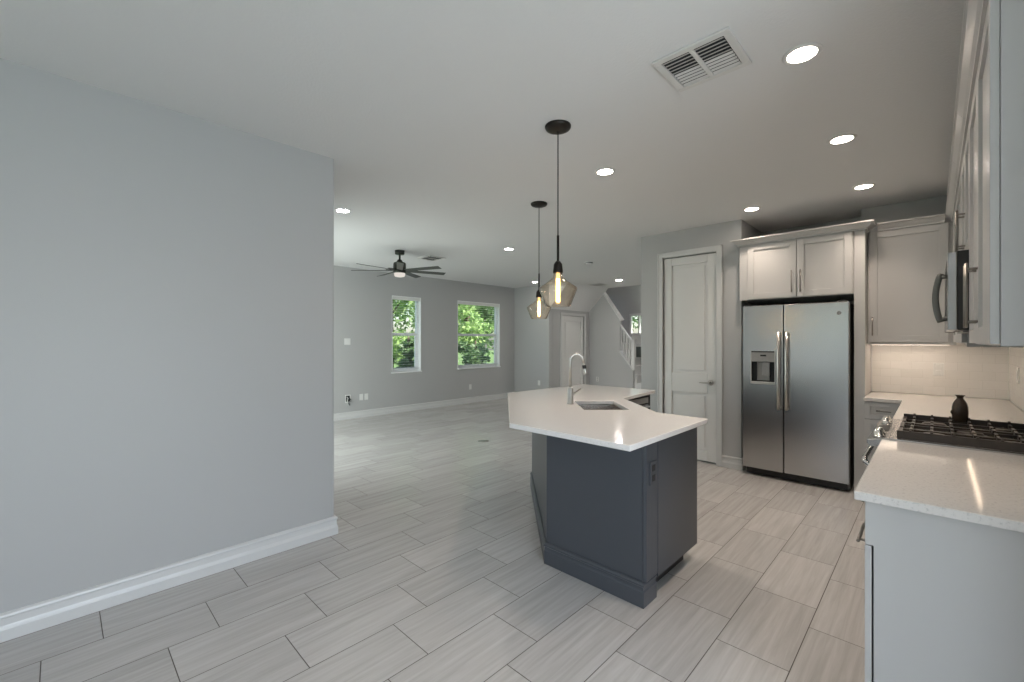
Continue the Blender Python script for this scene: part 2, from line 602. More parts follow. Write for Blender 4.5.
struct('floor', MB().box(-7.75, NOOK_X + 0.15, -3.15, 10.8, -0.12, 0), M_FLOOR, 'light grey wood-look plank tile floor laid through all the rooms', 'floor')
ce = MB()
ce.box(-7.75, NOOK_X + 0.15, -3.15, YE, H, H + 0.15)
ce.box(XC - 0.12, 0.62, YE, YS, H, H + 0.15)
ce.box(-2.70, 0.62, YS, 10.8, H, H + 0.15)
struct('ceiling', ce, M_CEIL, 'flat white textured ceiling over kitchen and living room', 'ceiling')
struct('wall_left', MB().box(XL - 0.15, XL, -3.15, YL, -0.03, H + 0.03), M_WALL, 'long plain grey wall in front at the left', 'wall', bevel=0.018)
LD = (-7.35, -4.75, 0, 2.15)  # opening for the added living room door, out of view
struct('wall_near', wall_openings(MB(), 'x', -7.75, XL - 0.15, 0, H, YL - 0.15, YL, [LD]), M_WALL, 'grey living room wall turned away from view', 'wall')
WA = (4.50, 5.17, 0.79, 2.30)   # window openings in the living room wall: y0, y1, z0, z1
WB = (6.13, 7.44, 0.79, 2.31)
struct('wall_window_side', wall_openings(MB(), 'y', YL - 0.15, YS, 0, H, XW - 0.16, XW, [WA, WB]), M_WALL, 'grey living room wall with the two windows', 'wall')
struct('wall_far', MB().box(XW, XC, YE, YE + 0.12, -0.03, H + 0.03), M_WALL, 'grey end wall at the far side of living room', 'wall', bevel=0.012)
DC = (8.44, 9.36, 0, 2.03)
struct('wall_closet', wall_openings(MB(), 'y', YE + 0.12, YS, 0, H, XC - 0.12, XC, [DC]), M_WALL, 'grey wall holding the white door under the stairs', 'wall')
struct('trim_1', MB().prism([(XC, 2.165), (-5.90, H), (XC, H)], YE + 0.0, YS, lambda a, b, z: (a, z, b)), M_CEIL, 'sloped white underside of the upper stairs at the far ceiling', 'soffit')
# wall beside the stair with its sloping top
st = [(XC - 0.12, 0), (-5.22, 0), (-5.22, 0.70), (-5.57, 1.12), (-5.57, 1.93), (-6.14, H), (XC - 0.12, H)]
struct('wall_stair', MB().prism(st, YS, YS + 0.10, lambda a, b, z: (a, z, b)), M_WALL, 'grey wall beside the staircase with a sloping top', 'wall')
WS = (-5.90, -5.10, 0.50, 2.14)
struct('wall_stairwell', wall_openings(MB(), 'x', -7.75, -2.58, 0, 4.3, 10.68, 10.80, [WS]), M_WALL, 'tall grey wall behind the staircase', 'wall')
up = MB()
up.box(-7.75, -7.60, YS, 10.68, 0, 4.3)
up.box(-7.75, -2.58, YS - 0.12, YS, H + 0.15, 4.3)
up.box(-2.70, -2.58, YS, 10.68, H + 0.15, 4.3)
struct('wall_stair_upper', up, M_WALL, 'grey upper walls around the stairwell', 'wall')
struct('ceiling_stair', MB().box(-7.75, -2.58, YS - 0.12, 10.8, 4.3, 4.4), M_CEIL, 'white ceiling high above the staircase', 'ceiling')
DP = (-2.405, -1.780, 0, 2.425)
struct('wall_pantry', wall_openings(MB(), 'x', -2.70, -1.515, 0, H, YP, YP + 0.12, [DP]), M_WALL, 'light grey wall around the white pantry door', 'wall', )
struct('wall_pantry_side', MB().box(-2.70, -2.58, YP + 0.12, 10.68, 0, H), M_WALL, 'grey pantry side wall facing the hall', 'wall')
struct('wall_alcove_left', MB().box(-1.635, -1.515, YP + 0.12, 5.95, 0, H), M_WALL, 'grey short wall left of the fridge', 'wall')
struct('wall_alcove', MB().box(-1.635, -0.53, 5.95, 6.07, 0, H), M_WALL, 'grey wall behind the fridge', 'wall')
struct('wall_back', MB().box(-0.53, 0.62, YB, 6.07, 0, H), M_WALL, 'grey kitchen back wall above the corner cabinets', 'wall')
struct('wall_right', MB().box(XR, 0.62, 1.50, YB, 0, H), M_WALL, 'grey kitchen wall behind the range', 'wall')
struct('wall_nook', MB().box(0.62, NOOK_X + 0.15, 1.50, 1.65, 0, H), M_WALL, 'grey wall of the nook beside the viewer', 'wall')
ND = (-1.15, 1.35, 0, 2.15)
struct('wall_nook_side', wall_openings(MB(), 'y', -3.15, 1.50, 0, H, NOOK_X, NOOK_X + 0.15, [ND]), M_WALL, 'grey wall of the nook with a glass door', 'wall')
struct('wall_pantry_back', MB().box(-2.58, -1.635, 6.6, 6.72, 0, H), M_WALL, 'grey wall inside the pantry', 'wall')
RW = (-2.95, -0.75, 1.00, 2.30)
struct('wall_rear', wall_openings(MB(), 'x', XL, NOOK_X, 0, H, REAR_Y - 0.15, REAR_Y, [RW]), M_WALL, 'grey wall behind the viewer with a wide window', 'wall')

# baseboards
BB = [(0, 0), (0.018, 0), (0.018, 0.052), (0.013, 0.064), (0.0105, 0.072), (0.0095, 0.104), (0.0145, 0.107), (0.0165, 0.114), (0.0145, 0.122), (0.004, 0.130), (0, 0.130)]
def baseboard(name, path, label): struct(name, MB().sweep(path, BB), M_TRIM, label, 'baseboard')
baseboard('baseboard_left', [(XL, -3.0), (XL, YL), (XL - 2.0, YL)][::1], 'tall white baseboard along the long grey wall in front')
baseboard('baseboard_window_side', [(XW, YL), (XW, YE)], 'white baseboard below the two living room windows')
baseboard('baseboard_far', [(XW + 0.02, YE), (XC, YE), (XC, DC[0] - 0.08)], 'white baseboard at the far end wall')
baseboard('baseboard_pantry', [(-1.515, YP + 0.6), (-1.515, YP), (-1.740, YP)][::-1], 'short white baseboard between pantry door and fridge')
baseboard('baseboard_pantry_side', [(-2.475, YP), (-2.70, YP), (-2.70, YP + 4)][::-1], 'white baseboard on the pantry corner')

# ------------------------------------------------------------------ doors
def panel_door(name, fr, w, h, panels, label, hinge_left=True, knob='lever', casing=0.062, thick=0.035, jamb=0.02):
    """door in frame fr: u along the door, n towards the viewer"""
    O = fr[0]
    d = MB()
    # slab with stiles/rails; panels are recessed with a raised field
    us = [0, panels[0][0]] ; st_ = panels[0][0]
    d.fbox(fr, 0.003, st_, 0.020, h - 0.006, -0.05, -0.05 + thick)
    d.fbox(fr, w - st_, w - 0.003, 0.020, h - 0.006, -0.05, -0.05 + thick)
    zs = [0.020] + [z for p in panels for z in (p[1], p[2])] + [h - 0.006]
    for i in range(0, len(zs), 2):
        d.fbox(fr, st_, w - st_, zs[i], zs[i + 1], -0.05, -0.05 + thick)
    for (u0, z0, z1) in panels:
        d.fbox(fr, st_, w - st_, z0, z1, -0.049, -0.05 + thick - 0.017)
        d.fbox(fr, st_ + 0.035, w - st_ - 0.035, z0 + 0.035, z1 - 0.035, -0.04, -0.05 + thick - 0.006)
    o = struct(name, d, M_DOOR, label, 'door', bevel=0.004)
    fm = MB()
    c = casing
    for (u0, u1, v0, v1) in ((-c - 0.006, -0.006, 0, h + c + 0.006), (w + 0.006, w + c + 0.006, 0, h + c + 0.006), (-0.006, w + 0.006, h + 0.006, h + c + 0.006)):
        fm.fbox(fr, u0, u1, v0, v1, 0.001, 0.016)
    for (u0, u1, v0, v1) in ((-c - 0.006, -c + 0.010, 0, h + c + 0.006), (w + c - 0.010, w + c + 0.006, 0, h + c + 0.006), (-c - 0.006, w + c + 0.006, h + c - 0.010, h + c + 0.006)):
        fm.fbox(fr, u0, u1, v0, v1, 0.016, 0.021)
    for (u0, u1, v0, v1) in ((-0.006, 0.0, 0, h), (w, w + 0.006, 0, h), (-0.006, w + 0.006, h, h + 0.006)):
        fm.fbox(fr, u0, u1, v0, v1, -0.115, 0.001)
    f = fm.build('door_casing', M_TRIM, o, 0.003)
    for z in (0.20 * h - 0.1, 0.385 * h, 0.645 * h, 0.9 * h) if h > 2.2 else (0.15 * h, 0.5 * h, 0.88 * h):
        hg = MB()
        u = 0.0 if hinge_left else w
        p = O + fr[1] * u + fr[3] * (-0.008)
        hg.tube([p + Z_ * (z - 0.045), p + Z_ * (z + 0.045)], 0.007, 10)
        hg.build('hinge', M_NICKEL, o)
    kz = 0.93
    ku = w - 0.065 if hinge_left else 0.065
    sgn = -1 if hinge_left else 1
    p = O + fr[1] * ku + Z_ * kz
    n = fr[3]
    k = MB()
    k.tube([p + n * (-0.015), p + n * (-0.004), p + n * 0.0], [0.032, 0.032, 0.026], 24)
    k.tube([p + n * (-0.003), p + n * 0.045], 0.011, 14)
    k.tube([p + n * 0.045 + fr[1] * (0.012 * -sgn), p + n * 0.045, p + n * 0.047 + fr[1] * (0.05 * sgn), p + n * 0.040 + fr[1] * (0.105 * sgn)], [0.010, 0.011, 0.009, 0.007], 12)
    k.build('door_handle', M_NICKEL, o, label='brushed nickel lever handle')
    return o

panel_door('door_1', frame((DP[0], YP, 0), X_, -Y_), DP[1] - DP[0], DP[3], [(0.10, 0.14, 0.80), (0.10, 1.03, 2.325)], 'tall white two-panel pantry door with nickel lever handle left of the fridge')
panel_door('door_2', frame((XC, DC[0], 0), Y_, X_), DC[1] - DC[0], DC[3], [(0.12, 0.16, 0.80), (0.12, 0.96, 1.90)], 'white panel closet door under the stairs at the far wall')

# ------------------------------------------------------------------ windows
def hung_window(name, y0, y1, z0, z1, label):
    xg = XW - 0.12
    f = MB()
    fw = 0.045
    f.box(xg - 0.03, xg + 0.03, y0, y0 + fw, z0, z1)
    f.box(xg - 0.03, xg + 0.03, y1 - fw, y1, z0, z1)
    f.box(xg - 0.03, xg + 0.03, y0 + fw, y1 - fw, z0, z0 + fw)
    f.box(xg - 0.03, xg + 0.03, y0 + fw, y1 - fw, z1 - fw, z1)
    o = struct(name, f, M_WIN, label, 'window', bevel=0.003)
    zm = (z0 + z1) / 2
    s = MB()
    s.box(xg - 0.015, xg + 0.035, y0 + fw, y1 - fw, zm - 0.028, zm + 0.028)
    for a, b in ((z0 + fw, zm - 0.028),):
        s.box(xg - 0.01, xg + 0.028, y0 + fw, y0 + fw + 0.03, a, b)
        s.box(xg - 0.01, xg + 0.028, y1 - fw - 0.03, y1 - fw, a, b)
        s.box(xg - 0.01, xg + 0.028, y0 + fw + 0.03, y1 - fw - 0.03, a, a + 0.035)
    s.build('sash', M_WIN, o, 0.002)
    g = MB().box(xg - 0.006, xg - 0.001, y0 + fw, y1 - fw, z0 + fw, z1 - fw)
    g.build('pane', M_GLASS, o)
    # painted reveal and sill
    r = MB()
    r.box(xg + 0.03, XW + 0.001, y1 - 0.012, y1, z0, z1)
    r.box(xg + 0.03, XW + 0.001, y0, y0 + 0.012, z0, z1)
    r.box(xg + 0.03, XW + 0.001, y0 + 0.012, y1 - 0.012, z1 - 0.012, z1)
    r.build('window_reveal', M_WIN, o)
    sl = MB().box(xg + 0.03, XW + 0.022, y0 - 0.015, y1 + 0.015, z0 - 0.012, z0 + 0.010)
    sl.build('window_sill', M_WIN, o, 0.004)
    return o
hung_window('window_1', *WA, 'narrow white single-hung window nearer the ceiling fan')
hung_window('window_2', *WB, 'wide white single-hung window nearer the far corner')

def blind(y0, y1, z0, z1, label):
    t = thing('window_blind', label, 'blind', (XW - 0.035, (y0 + y1) / 2, z1 - 0.012), 'open slat blinds in the living room windows')
    xc = XW - 0.045
    MB().box(xc - 0.028, xc + 0.034, y0 + 0.014, y1 - 0.014, z1 - 0.075, z1 - 0.0125).build('headrail', M_WHITEP, t, 0.004)
    s = MB()
    z = z1 - 0.11
    while z > z0 + 0.09:
        s.box(xc - 0.020, xc + 0.020, y0 + 0.022, y1 - 0.022, z - 0.0009, z + 0.0009)
        z -= 0.050
    s.build('slats', M_WHITEP, t)
    MB().box(xc - 0.024, xc + 0.024, y0 + 0.022, y1 - 0.022, z0 + 0.055, z0 + 0.072).build('bottom_rail', M_WHITEP, t, 0.003)
    for yy in (y0 + 0.13, y1 - 0.13):
        MB().tube([(xc, yy, z0 + 0.072), (xc, yy, z1 - 0.075)], 0.0012, 6).build('lift_cord', M_WHITEP, t)
blind(*WA, 'white open slat blind in the narrow window')
blind(*WB, 'white open slat blind in the wide window')

# stairwell window (only its left edge shows past the pantry corner)
w3 = MB()
x0, x1, z0, z1 = WS
for a in ((x0, x0 + 0.05, z0, z1), (x1 - 0.05, x1, z0, z1), (x0 + 0.05, x1 - 0.05, z0, z0 + 0.05), (x0 + 0.05, x1 - 0.05, z1 - 0.06, z1), (x0 + 0.05, x1 - 0.05, 1.26, 1.34), (x0 + 0.05, x1 - 0.05, 1.56, 1.62), (x0 + 0.26, x0 + 0.29, 1.62, z1 - 0.06)):
    w3.box(a[0], a[1], 10.655, 10.74, a[2], a[3])
w3o = struct('window_3', w3, M_TRIM, 'white framed stairwell window beside the stair balusters', 'window', bevel=0.004)
MB().box(x0 + 0.05, x1 - 0.05, 10.70, 10.706, 1.62, z1 - 0.06).build('pane', M_GLASS, w3o)
MB().box(x0 + 0.05, x1 - 0.05, 10.70, 10.706, 0.55, 1.26).build('insect_screen', M_SCREEN, w3o)
MB().box(x0 + 0.05, x1 - 0.05, 10.70, 10.706, 1.34, 1.56).build('frosted_pane', M_WHITEP, w3o)

# glazed openings out of view: a rear window, a nook door and a living room door added for its light
def glazed(name, fr, w, h, label, cat):
    """two-leaf white frame with glass in frame fr (u along, n into the room), in the middle of the wall"""
    f = MB()
    for a in ((0, 0.06, 0, h), (w - 0.06, w, 0, h), (0.06, w - 0.06, 0, 0.07), (0.06, w - 0.06, h - 0.06, h), (w / 2 - 0.045, w / 2 + 0.045, 0.07, h - 0.06)):
        f.fbox(fr, *a, -0.10, -0.05)
    o = struct(name, f, M_TRIM, label, cat, bevel=0.004)
    MB().fbox(fr, 0.06, w - 0.06, 0.07, h - 0.06, -0.077, -0.072).build('pane', M_GLASS, o)
glazed('window_4', frame((RW[0], REAR_Y, RW[2]), X_, Y_), RW[1] - RW[0], RW[3] - RW[2], 'wide white sliding window behind the viewer', 'window')
glazed('door_3', frame((NOOK_X, ND[0], 0), Y_, -X_), ND[1] - ND[0], ND[3], 'white sliding glass door in the nook beside the viewer', 'door')
glazed('door_4', frame((LD[0], YL, 0), X_, Y_), LD[1] - LD[0], LD[3], 'added unseen white sliding glass door behind the long left wall', 'door')

# ------------------------------------------------------------------ staircase
t = thing('staircase', 'white railed staircase rising behind the grey stair wall', 'staircase', (-4.9, 10.1, 0))
for k in range(8):
    x1s = -4.78 - 0.195 * k
    MB().box(x1s - 0.195, x1s, YS + 0.101, 10.65, 0, 0.195 * (k + 1) - 0.03).build('riser', M_TRIM, t)
    MB().box(x1s - 0.20, x1s + 0.02, YS + 0.101, 10.65, 0.195 * (k + 1) - 0.03, 0.195 * (k + 1)).build('tread', M_TRIM, t, 0.004)
yr = YS + 0.05
nw = MB().box(-5.275, -5.185, yr - 0.045, yr + 0.045, 0.703, 1.42)
nw.box(-5.285, -5.175, yr - 0.055, yr + 0.055, 1.42, 1.45)
nw.build('newel_post', M_TRIM, t, 0.004)
sl = (1.40 - 1.86) / (-5.20 + 5.60)
rail = MB()
rail.prism([(-5.60, 1.86), (-5.60, 1.80), (-5.27, 1.36), (-5.27, 1.42)], yr - 0.03, yr + 0.03, lambda a, b, z: (a, z, b))
rail.build('handrail', M_TRIM, t, 0.003)
for k in range(4):
    xb = -5.34 - 0.075 * k
    MB().box(xb - 0.013, xb + 0.013, yr - 0.013, yr + 0.013, 0.70 + (-5.22 - xb) * 1.2 + 0.02, 1.36 + (-5.27 - xb) * 1.333).build('baluster', M_TRIM, t)
cap = MB().prism([(-5.22, 0.703), (-5.22, 0.745), (-5.568, 1.165), (-5.568, 1.123)], YS - 0.02, YS + 0.12, lambda a, b, z: (a, z, b))
cap.prism([(-5.55, 1.905), (-5.52, 1.935), (-6.10, 2.735), (-6.14, 2.735)], YS - 0.02, YS + 0.12, lambda a, b, z: (a, z, b))
struct('trim_2', cap, M_TRIM, 'white sloping cap on the stair wall', 'trim')

# ------------------------------------------------------------------ cabinet helpers
def pull(mb, p, axis, n, length, r=0.0055, stand=0.03):
    """bar pull centred at p on the face, bar along axis, standing off along n"""
    a, b = p - axis * (length / 2), p + axis * (length / 2)
    mb.tube([a + n * stand, b + n * stand], r, 10)
    for q in (p - axis * (length / 2 - 0.022), p + axis * (length / 2 - 0.022)):
        mb.tube([q, q + n * stand], r * 0.85, 8)
    return mb

def shaker(fr, u0, u1, v0, v1, m, parent, name='door', rail=0.058, th=0.020, n0=0.0, flat=False):
    d = MB()
    if flat:
        d.fbox(fr, u0, u1, v0, v1, n0, n0 + th)
    else:
        d.fbox(fr, u0, u0 + rail, v0, v1, n0, n0 + th)
        d.fbox(fr, u1 - rail, u1, v0, v1, n0, n0 + th)
        d.fbox(fr, u0 + rail, u1 - rail, v0, v0 + rail, n0, n0 + th)
        d.fbox(fr, u0 + rail, u1 - rail, v1 - rail, v1, n0, n0 + th)
        d.fbox(fr, u0 + rail - 0.002, u1 - rail + 0.002, v0 + rail - 0.002, v1 - rail + 0.002, n0, n0 + th - 0.011)
    return d.build(name, m, parent, 0.0015)

def handle_on(door, fr, u, v, vertical, length, m=M_PULL, n=0.02):
    p = fr[0] + fr[1] * u + fr[2] * v + fr[3] * n
    return pull(MB(), p, Z_ if vertical else fr[1], fr[3], length).build('handle', m, door, label='brushed nickel bar pull')

CROWN = [(0, 2.425), (0.014, 2.425), (0.016, 2.437), (0.030, 2.446), (0.046, 2.462), (0.058, 2.474), (0.070, 2.478), (0.070, 2.490), (0, 2.490)]

# ------------------------------------------------------------------ kitchen: fridge wall
YF = 5.10
t = thing('fridge_cabinet', 'white two-door wall cabinet bridging over the stainless fridge', 'cabinet', (-1.0, 5.5, 1.84))
MB().box(-1.510, -0.535, YF, 5.94, 1.845, 2.43).build('cabinet_box', M_CAB, t, 0.002)
fr = frame((0, YF - 0.001, 0), X_, -Y_)
a = shaker(fr, -1.425, -0.984, 1.852, 2.422, M_CAB, t)
handle_on(a, fr, -1.020, 2.005, True, 0.22)
b = shaker(fr, -0.979, -0.545, 1.852, 2.422, M_CAB, t)
handle_on(b, fr, -0.945, 2.005, True, 0.22)
pn = MB().box(-0.532, -0.452, YF - 0.001, 5.60, 0.001, 2.43)
pn.build('side_panel', M_CAB, t, 0.002)
MB().sweep([(-1.510, YP - 0.001), (-1.510, YF - 0.018), (-0.452, YF - 0.018), (-0.452, YB - 0.36)], CROWN).build('crown_moulding', M_CAB, t)

# refrigerator
FX0, FX1, FS = -1.462, -0.560, -1.088
FY = 5.05
t = thing('refrigerator', 'stainless steel side-by-side fridge with water dispenser in the left door', 'refrigerator', (-1.01, 5.45, 0))
MB().box(FX0 + 0.004, FX1 - 0.004, FY + 0.085, 5.86, 0.02, 1.765).build('fridge_body', M_GREYP, t, 0.006)
dz0, dz1 = 0.965, 1.305
dx0, dx1 = -1.380, -1.165
ld = MB()
for a in ((FX0, dx0, 0.085, 1.775), (dx1, FS - 0.004, 0.085, 1.775), (dx0, dx1, 0.085, dz0), (dx0, dx1, dz1, 1.775)):
    ld.box(a[0], a[1], FY, FY + 0.075, a[2], a[3])
ldo = ld.build('freezer_door', M_STEEL, t)
rdo = MB().box(FS + 0.004, FX1, FY, FY + 0.075, 0.085, 1.775).build('fridge_door', M_STEEL, t, 0.008, 3)
for xh, par in ((-1.122, ldo), (-1.052, rdo)):
    hb = MB()
    hb.tube([(xh, FY - 0.048, 0.72), (xh, FY - 0.052, 0.95), (xh, FY - 0.052, 1.27), (xh, FY - 0.048, 1.50)], 0.0135, 14)
    for zz in (0.735, 1.485): hb.tube([(xh, FY, zz), (xh, FY - 0.048, zz)], 0.011, 12)
    hb.build('handle', M_NICKEL, par, label='brushed steel bar handle')
dp = MB()
dp.box(dx0, dx1, FY + 0.062, FY + 0.074, dz0, dz1)
dpo = dp.build('dispenser', M_BLACK, t)
c = MB().box(dx0, dx1, FY - 0.006, FY + 0.06, 1.195, dz1 - 0.012); c.build('control_panel', M_GREYP, dpo, 0.004)
MB().box(dx0 + 0.085, dx1 - 0.075, FY - 0.0075, FY - 0.0062, 1.252, 1.268).build('display', M_BLACK, dpo)
MB().box(dx0, dx1, FY - 0.008, FY + 0.06, dz1 - 0.012, dz1).build('hood_trim', M_BLACK, dpo, 0.003)
MB().box(dx0 + 0.10, dx0 + 0.165, FY + 0.010, FY + 0.035, 1.055, 1.19).build('paddle', M_GREYP, dpo, 0.004)
MB().box(dx0 + 0.04, dx1 - 0.06, FY + 0.05, FY + 0.061, 1.0, 1.19).build('back_plate', M_GREYP, dpo, 0.002)
tr_ = MB().box(dx0 - 0.006, dx1 + 0.006, FY - 0.014, FY + 0.058, dz0, dz0 + 0.022); tr_.build('drip_tray', M_SILVERP, dpo, 0.004)
for bx_ in (dx0 - 0.007, dx1 - 0.001): MB().box(bx_, bx_ + 0.008, FY - 0.007, FY + 0.003, dz0 + 0.0225, dz1).build('dispenser_bezel', M_SILVERP, dpo, 0.002)
gr = MB().box(FX0 + 0.02, FX1 - 0.02, FY + 0.06, FY + 0.084, 0.012, 0.083); gr.build('toe_grille', M_BLACK, t, 0.003)
for xx in (FX0 + 0.05, FX1 - 0.05): MB().box(xx - 0.035, xx + 0.035, FY + 0.01, FY + 0.13, 1.776, 1.792).build('hinge_cover', M_BLACK, t, 0.004)
for xx in (FX0 + 0.08, FX1 - 0.08): MB().tube([(xx, FY + 0.16, 0.0), (xx, FY + 0.16, 0.02)], 0.02, 12).build('foot', M_BLACK, t)
# round maker's emblem
e = MB()
ec = Vector((-0.637, FY, 1.672))
e.tube([ec, ec - Y_ * 0.002], 0.019, 28)
eo = e.build('emblem', M_GREYP, t, label='small round grey emblem')
ring = MB()
pts = [ec - Y_ * 0.0025 + X_ * (0.0175 * math.cos(a * math.pi / 12)) + Z_ * (0.0175 * math.sin(a * math.pi / 12)) for a in range(25)]
ring.tube(pts, 0.0013, 6, caps=False)
def script(cx, pts_):   # interlaced script strokes in the emblem
    ring.tube([ec - Y_ * 0.0025 + X_ * (cx + x) + Z_ * z for x, z in pts_], 0.0011, 6)
script(-0.005, [(0.004, 0.008), (0.0, 0.010), (-0.005, 0.006), (-0.005, -0.002), (-0.001, -0.007), (0.004, -0.004), (0.004, 0.0), (0.0, 0.0)])
script(0.006, [(0.004, 0.008), (-0.002, 0.010), (-0.003, 0.004), (0.002, 0.001), (-0.003, -0.002), (-0.003, -0.007), (0.004, -0.007)])
ring.build('emblem_lettering', M_CHROME, eo)

# ------------------------------------------------------------------ kitchen: corner
ZU0, ZU1 = 1.395, 2.43          # wall cabinets
XU = 0.137                      # face of the right run's boxes
t = thing('corner_wall_cabinet', 'white single-door wall cabinet on the back wall right of the fridge', 'cabinet', (-0.1, 5.45, ZU0))
MB().box(-0.450, XU, 5.29, YB - 0.001, ZU0, ZU1).build('cabinet_box', M_CAB, t, 0.002)
MB().box(-0.450, XU, 5.2905, 5.305, ZU0 - 0.020, ZU0 - 0.0003).build('light_rail', M_CAB, t)
fr = frame((0, 5.289, 0), X_, -Y_)
d = shaker(fr, -0.436, 0.088, ZU0 + 0.006, ZU1 - 0.008, M_CAB, t)
handle_on(d, fr, -0.412, 1.545, True, 0.17)
MB().sweep([(-0.375, 5.269), (XU - 0.070, 5.269)], CROWN).build('crown_moulding', M_CAB, t)

CROWN_R = [(o * 0.66, z) for o, z in CROWN]
def right_upper(y0, y1, z0, doors, label, name='wall_cabinet', hz=None, hl=0.24, endpanel=False, crown=None):
    t = thing(name, label, 'cabinet', (0.3, (y0 + y1) / 2, z0), 'white wall cabinets over the range wall')
    MB().box(XU, XR - 0.001, y0 + 0.0008, y1 - 0.0008, z0, ZU1).build('cabinet_box', M_CAB, t, 0.002)
    fr = frame((XU - 0.001, 0, 0), Y_, -X_)
    for (a, b, hu) in doors:
        d = shaker(fr, a, b, z0 + 0.006, ZU1 - 0.008, M_CAB, t)
        if hu is not None: handle_on(d, fr, hu, hz, True, hl)
    if crown: MB().sweep(crown, CROWN_R).build('crown_moulding', M_CAB, t)
    return t
YN, YM0, YM1 = 1.87, 2.91, 3.67
right_upper(YN, YM0, ZU0, [(YN + 0.006, 2.387, 2.350), (2.393, YM0 - 0.004, 2.430)], 'white two-door wall cabinet nearest the viewer, at the microwave', hz=1.58, crown=[(XR - 0.001, YN), (XU - 0.021, YN), (XU - 0.021, YM0 - 0.001)][::-1])
right_upper(YM0, YM1, 1.835, [(YM0 + 0.004, 3.287, 3.250), (3.293, YM1 - 0.004, 3.330)], 'short white two-door wall cabinet above the microwave', hz=1.985, hl=0.21, crown=[(XU - 0.021, YM0), (XU - 0.021, YM1 - 0.001)][::-1])
cu = right_upper(YM1, YB - 0.001, ZU0, [(YM1 + 0.004, 4.42, 3.72), (4.426, 5.18, None)], 'white wall cabinet between the microwave and the back corner', hz=1.58, crown=[(XU - 0.021, YM1), (XU - 0.021, 5.267 )][::-1])

MB().box(XU, XR - 0.012, YM1 + 0.001, YM1 + 0.016, ZU0 - 0.020, ZU0 - 0.0003).build('light_rail', M_CAB, cu)
# under-cabinet light bars
def led_bar(x0, x1, y0, y1, label, m):
    t = thing('under_cabinet_light', label, 'light bar', ((x0 + x1) / 2, (y0 + y1) / 2, ZU0 - 0.03), 'warm light bars under the wall cabinets')
    MB().box(x0, x1, y0, y1, ZU0 - 0.018, ZU0 - 0.0005).build('housing', M_WHITEP, t, 0.002)
    MB().box(x0 + 0.006, x1 - 0.006, y0 + 0.006, y1 - 0.006, ZU0 - 0.021, ZU0 - 0.0182).build('diffuser', m, t)
led_bar(-0.43, 0.10, 5.37, 5.42, 'warm light bar under the back wall cabinet', M_LED)
led_bar(0.189, 0.211, 3.75, 5.20, 'warm light bar under the corner end of the range wall cabinets', M_LED_S)
# backsplash
struct('wall_backsplash_back', MB().box(-0.450, XR, YB - 0.010, YB + 0.0, 0.911, ZU0), M_TILE_X, 'white subway tile backsplash on the back wall', 'backsplash')
struct('wall_backsplash_side', MB().box(XR - 0.010, XR, 1.86, YB - 0.010, 0.911, ZU0), M_TILE_Y, 'white subway tile backsplash behind the range', 'backsplash')
struct('trim_3', MB().box(-0.452, -0.440, YB - 0.016, YB - 0.010, 0.912, ZU0 - 0.001), M_TRIM, 'thin white edge trim beside the backsplash tile', 'trim')

# ------------------------------------------------------------------ base cabinets, right run
XF = -0.148                    # face of the right run's base boxes
t = thing('drawer_cabinet', 'white base cabinet nearest the viewer with a drawer and a plain end panel', 'cabinet', (0.15, 2.1, 0), 'white base cabinets')
MB().box(XF + 0.004, XR - 0.002, 1.90, 2.40, 0.105, 0.879).build('cabinet_box', M_CAB, t)
MB().box(XF + 0.06, XR - 0.002, 1.90, 2.40, 0.0, 0.105).build('toe_kick', M_CAB, t)
ep = MB().prism([(XR - 0.002, 0.0), (XR - 0.002, 0.879), (XF - 0.018, 0.879), (XF - 0.018, 0.732), (XF + 0.004, 0.732), (XF + 0.004, 0.0)][::-1], 1.87, 1.899, lambda a, b, z: (a, z, b))
ep.build('end_panel', M_CAB, t, 0.0015)
fr = frame((XF - 0.001, 0, 0), Y_, -X_)
for (z0, z1, y0, hz, hl, hc) in ((0.735, 0.874, 1.902, 0.795, 0.10, 2.20), (0.112, 0.729, 1.870, 0.69, 0.20, 2.10)):
    d = shaker(fr, y0, 2.397, z0, z1, M_CAB, t, 'drawer', flat=True, th=0.018)
    handle_on(d, fr, hc, hz, False, hl, n=0.018)
t = thing('base_cabinet', 'white base cabinet with one door between drawer cabinet and range', 'cabinet', (0.15, 2.65, 0), 'white base cabinets')
MB().box(XF + 0.001, XR - 0.002, 2.401, YM0 - 0.004, 0.105, 0.879).build('cabinet_box', M_CAB, t)
MB().box(XF + 0.06, XR - 0.002, 2.401, YM0 - 0.004, 0.0, 0.105).build('toe_kick', M_CAB, t)
d = shaker(fr, 2.405, YM0 - 0.006, 0.735, 0.874, M_CAB, t, 'drawer', flat=True); handle_on(d, fr, 2.65, 0.80, False, 0.13)
d = shaker(fr, 2.405, YM0 - 0.006, 0.112, 0.729, M_CAB, t); handle_on(d, fr, 2.87, 0.60, True, 0.16)
t = thing('base_cabinet', 'white base cabinet between the range and the back corner', 'cabinet', (0.15, 4.3, 0), 'white base cabinets')
MB().box(XF + 0.001, XR - 0.002, YM1 + 0.004, YB - 0.012, 0.105, 0.879).build('cabinet_box', M_CAB, t)
MB().box(XF + 0.06, XR - 0.002, YM1 + 0.004, YB - 0.012, 0.0, 0.105).build('toe_kick', M_CAB, t)
d = shaker(fr, YM1 + 0.008, 4.30, 0.735, 0.874, M_CAB, t, 'drawer', flat=True); handle_on(d, fr, 3.98, 0.80, False, 0.13)
d = shaker(fr, YM1 + 0.008, 4.30, 0.112, 0.729, M_CAB, t); handle_on(d, fr, 3.74, 0.60, True, 0.16)
d = shaker(fr, 4.305, 4.90, 0.112, 0.874, M_CAB, t)
t = thing('base_cabinet', 'white base cabinet with drawer and door against the fridge side panel', 'cabinet', (-0.3, 5.3, 0), 'white base cabinets')
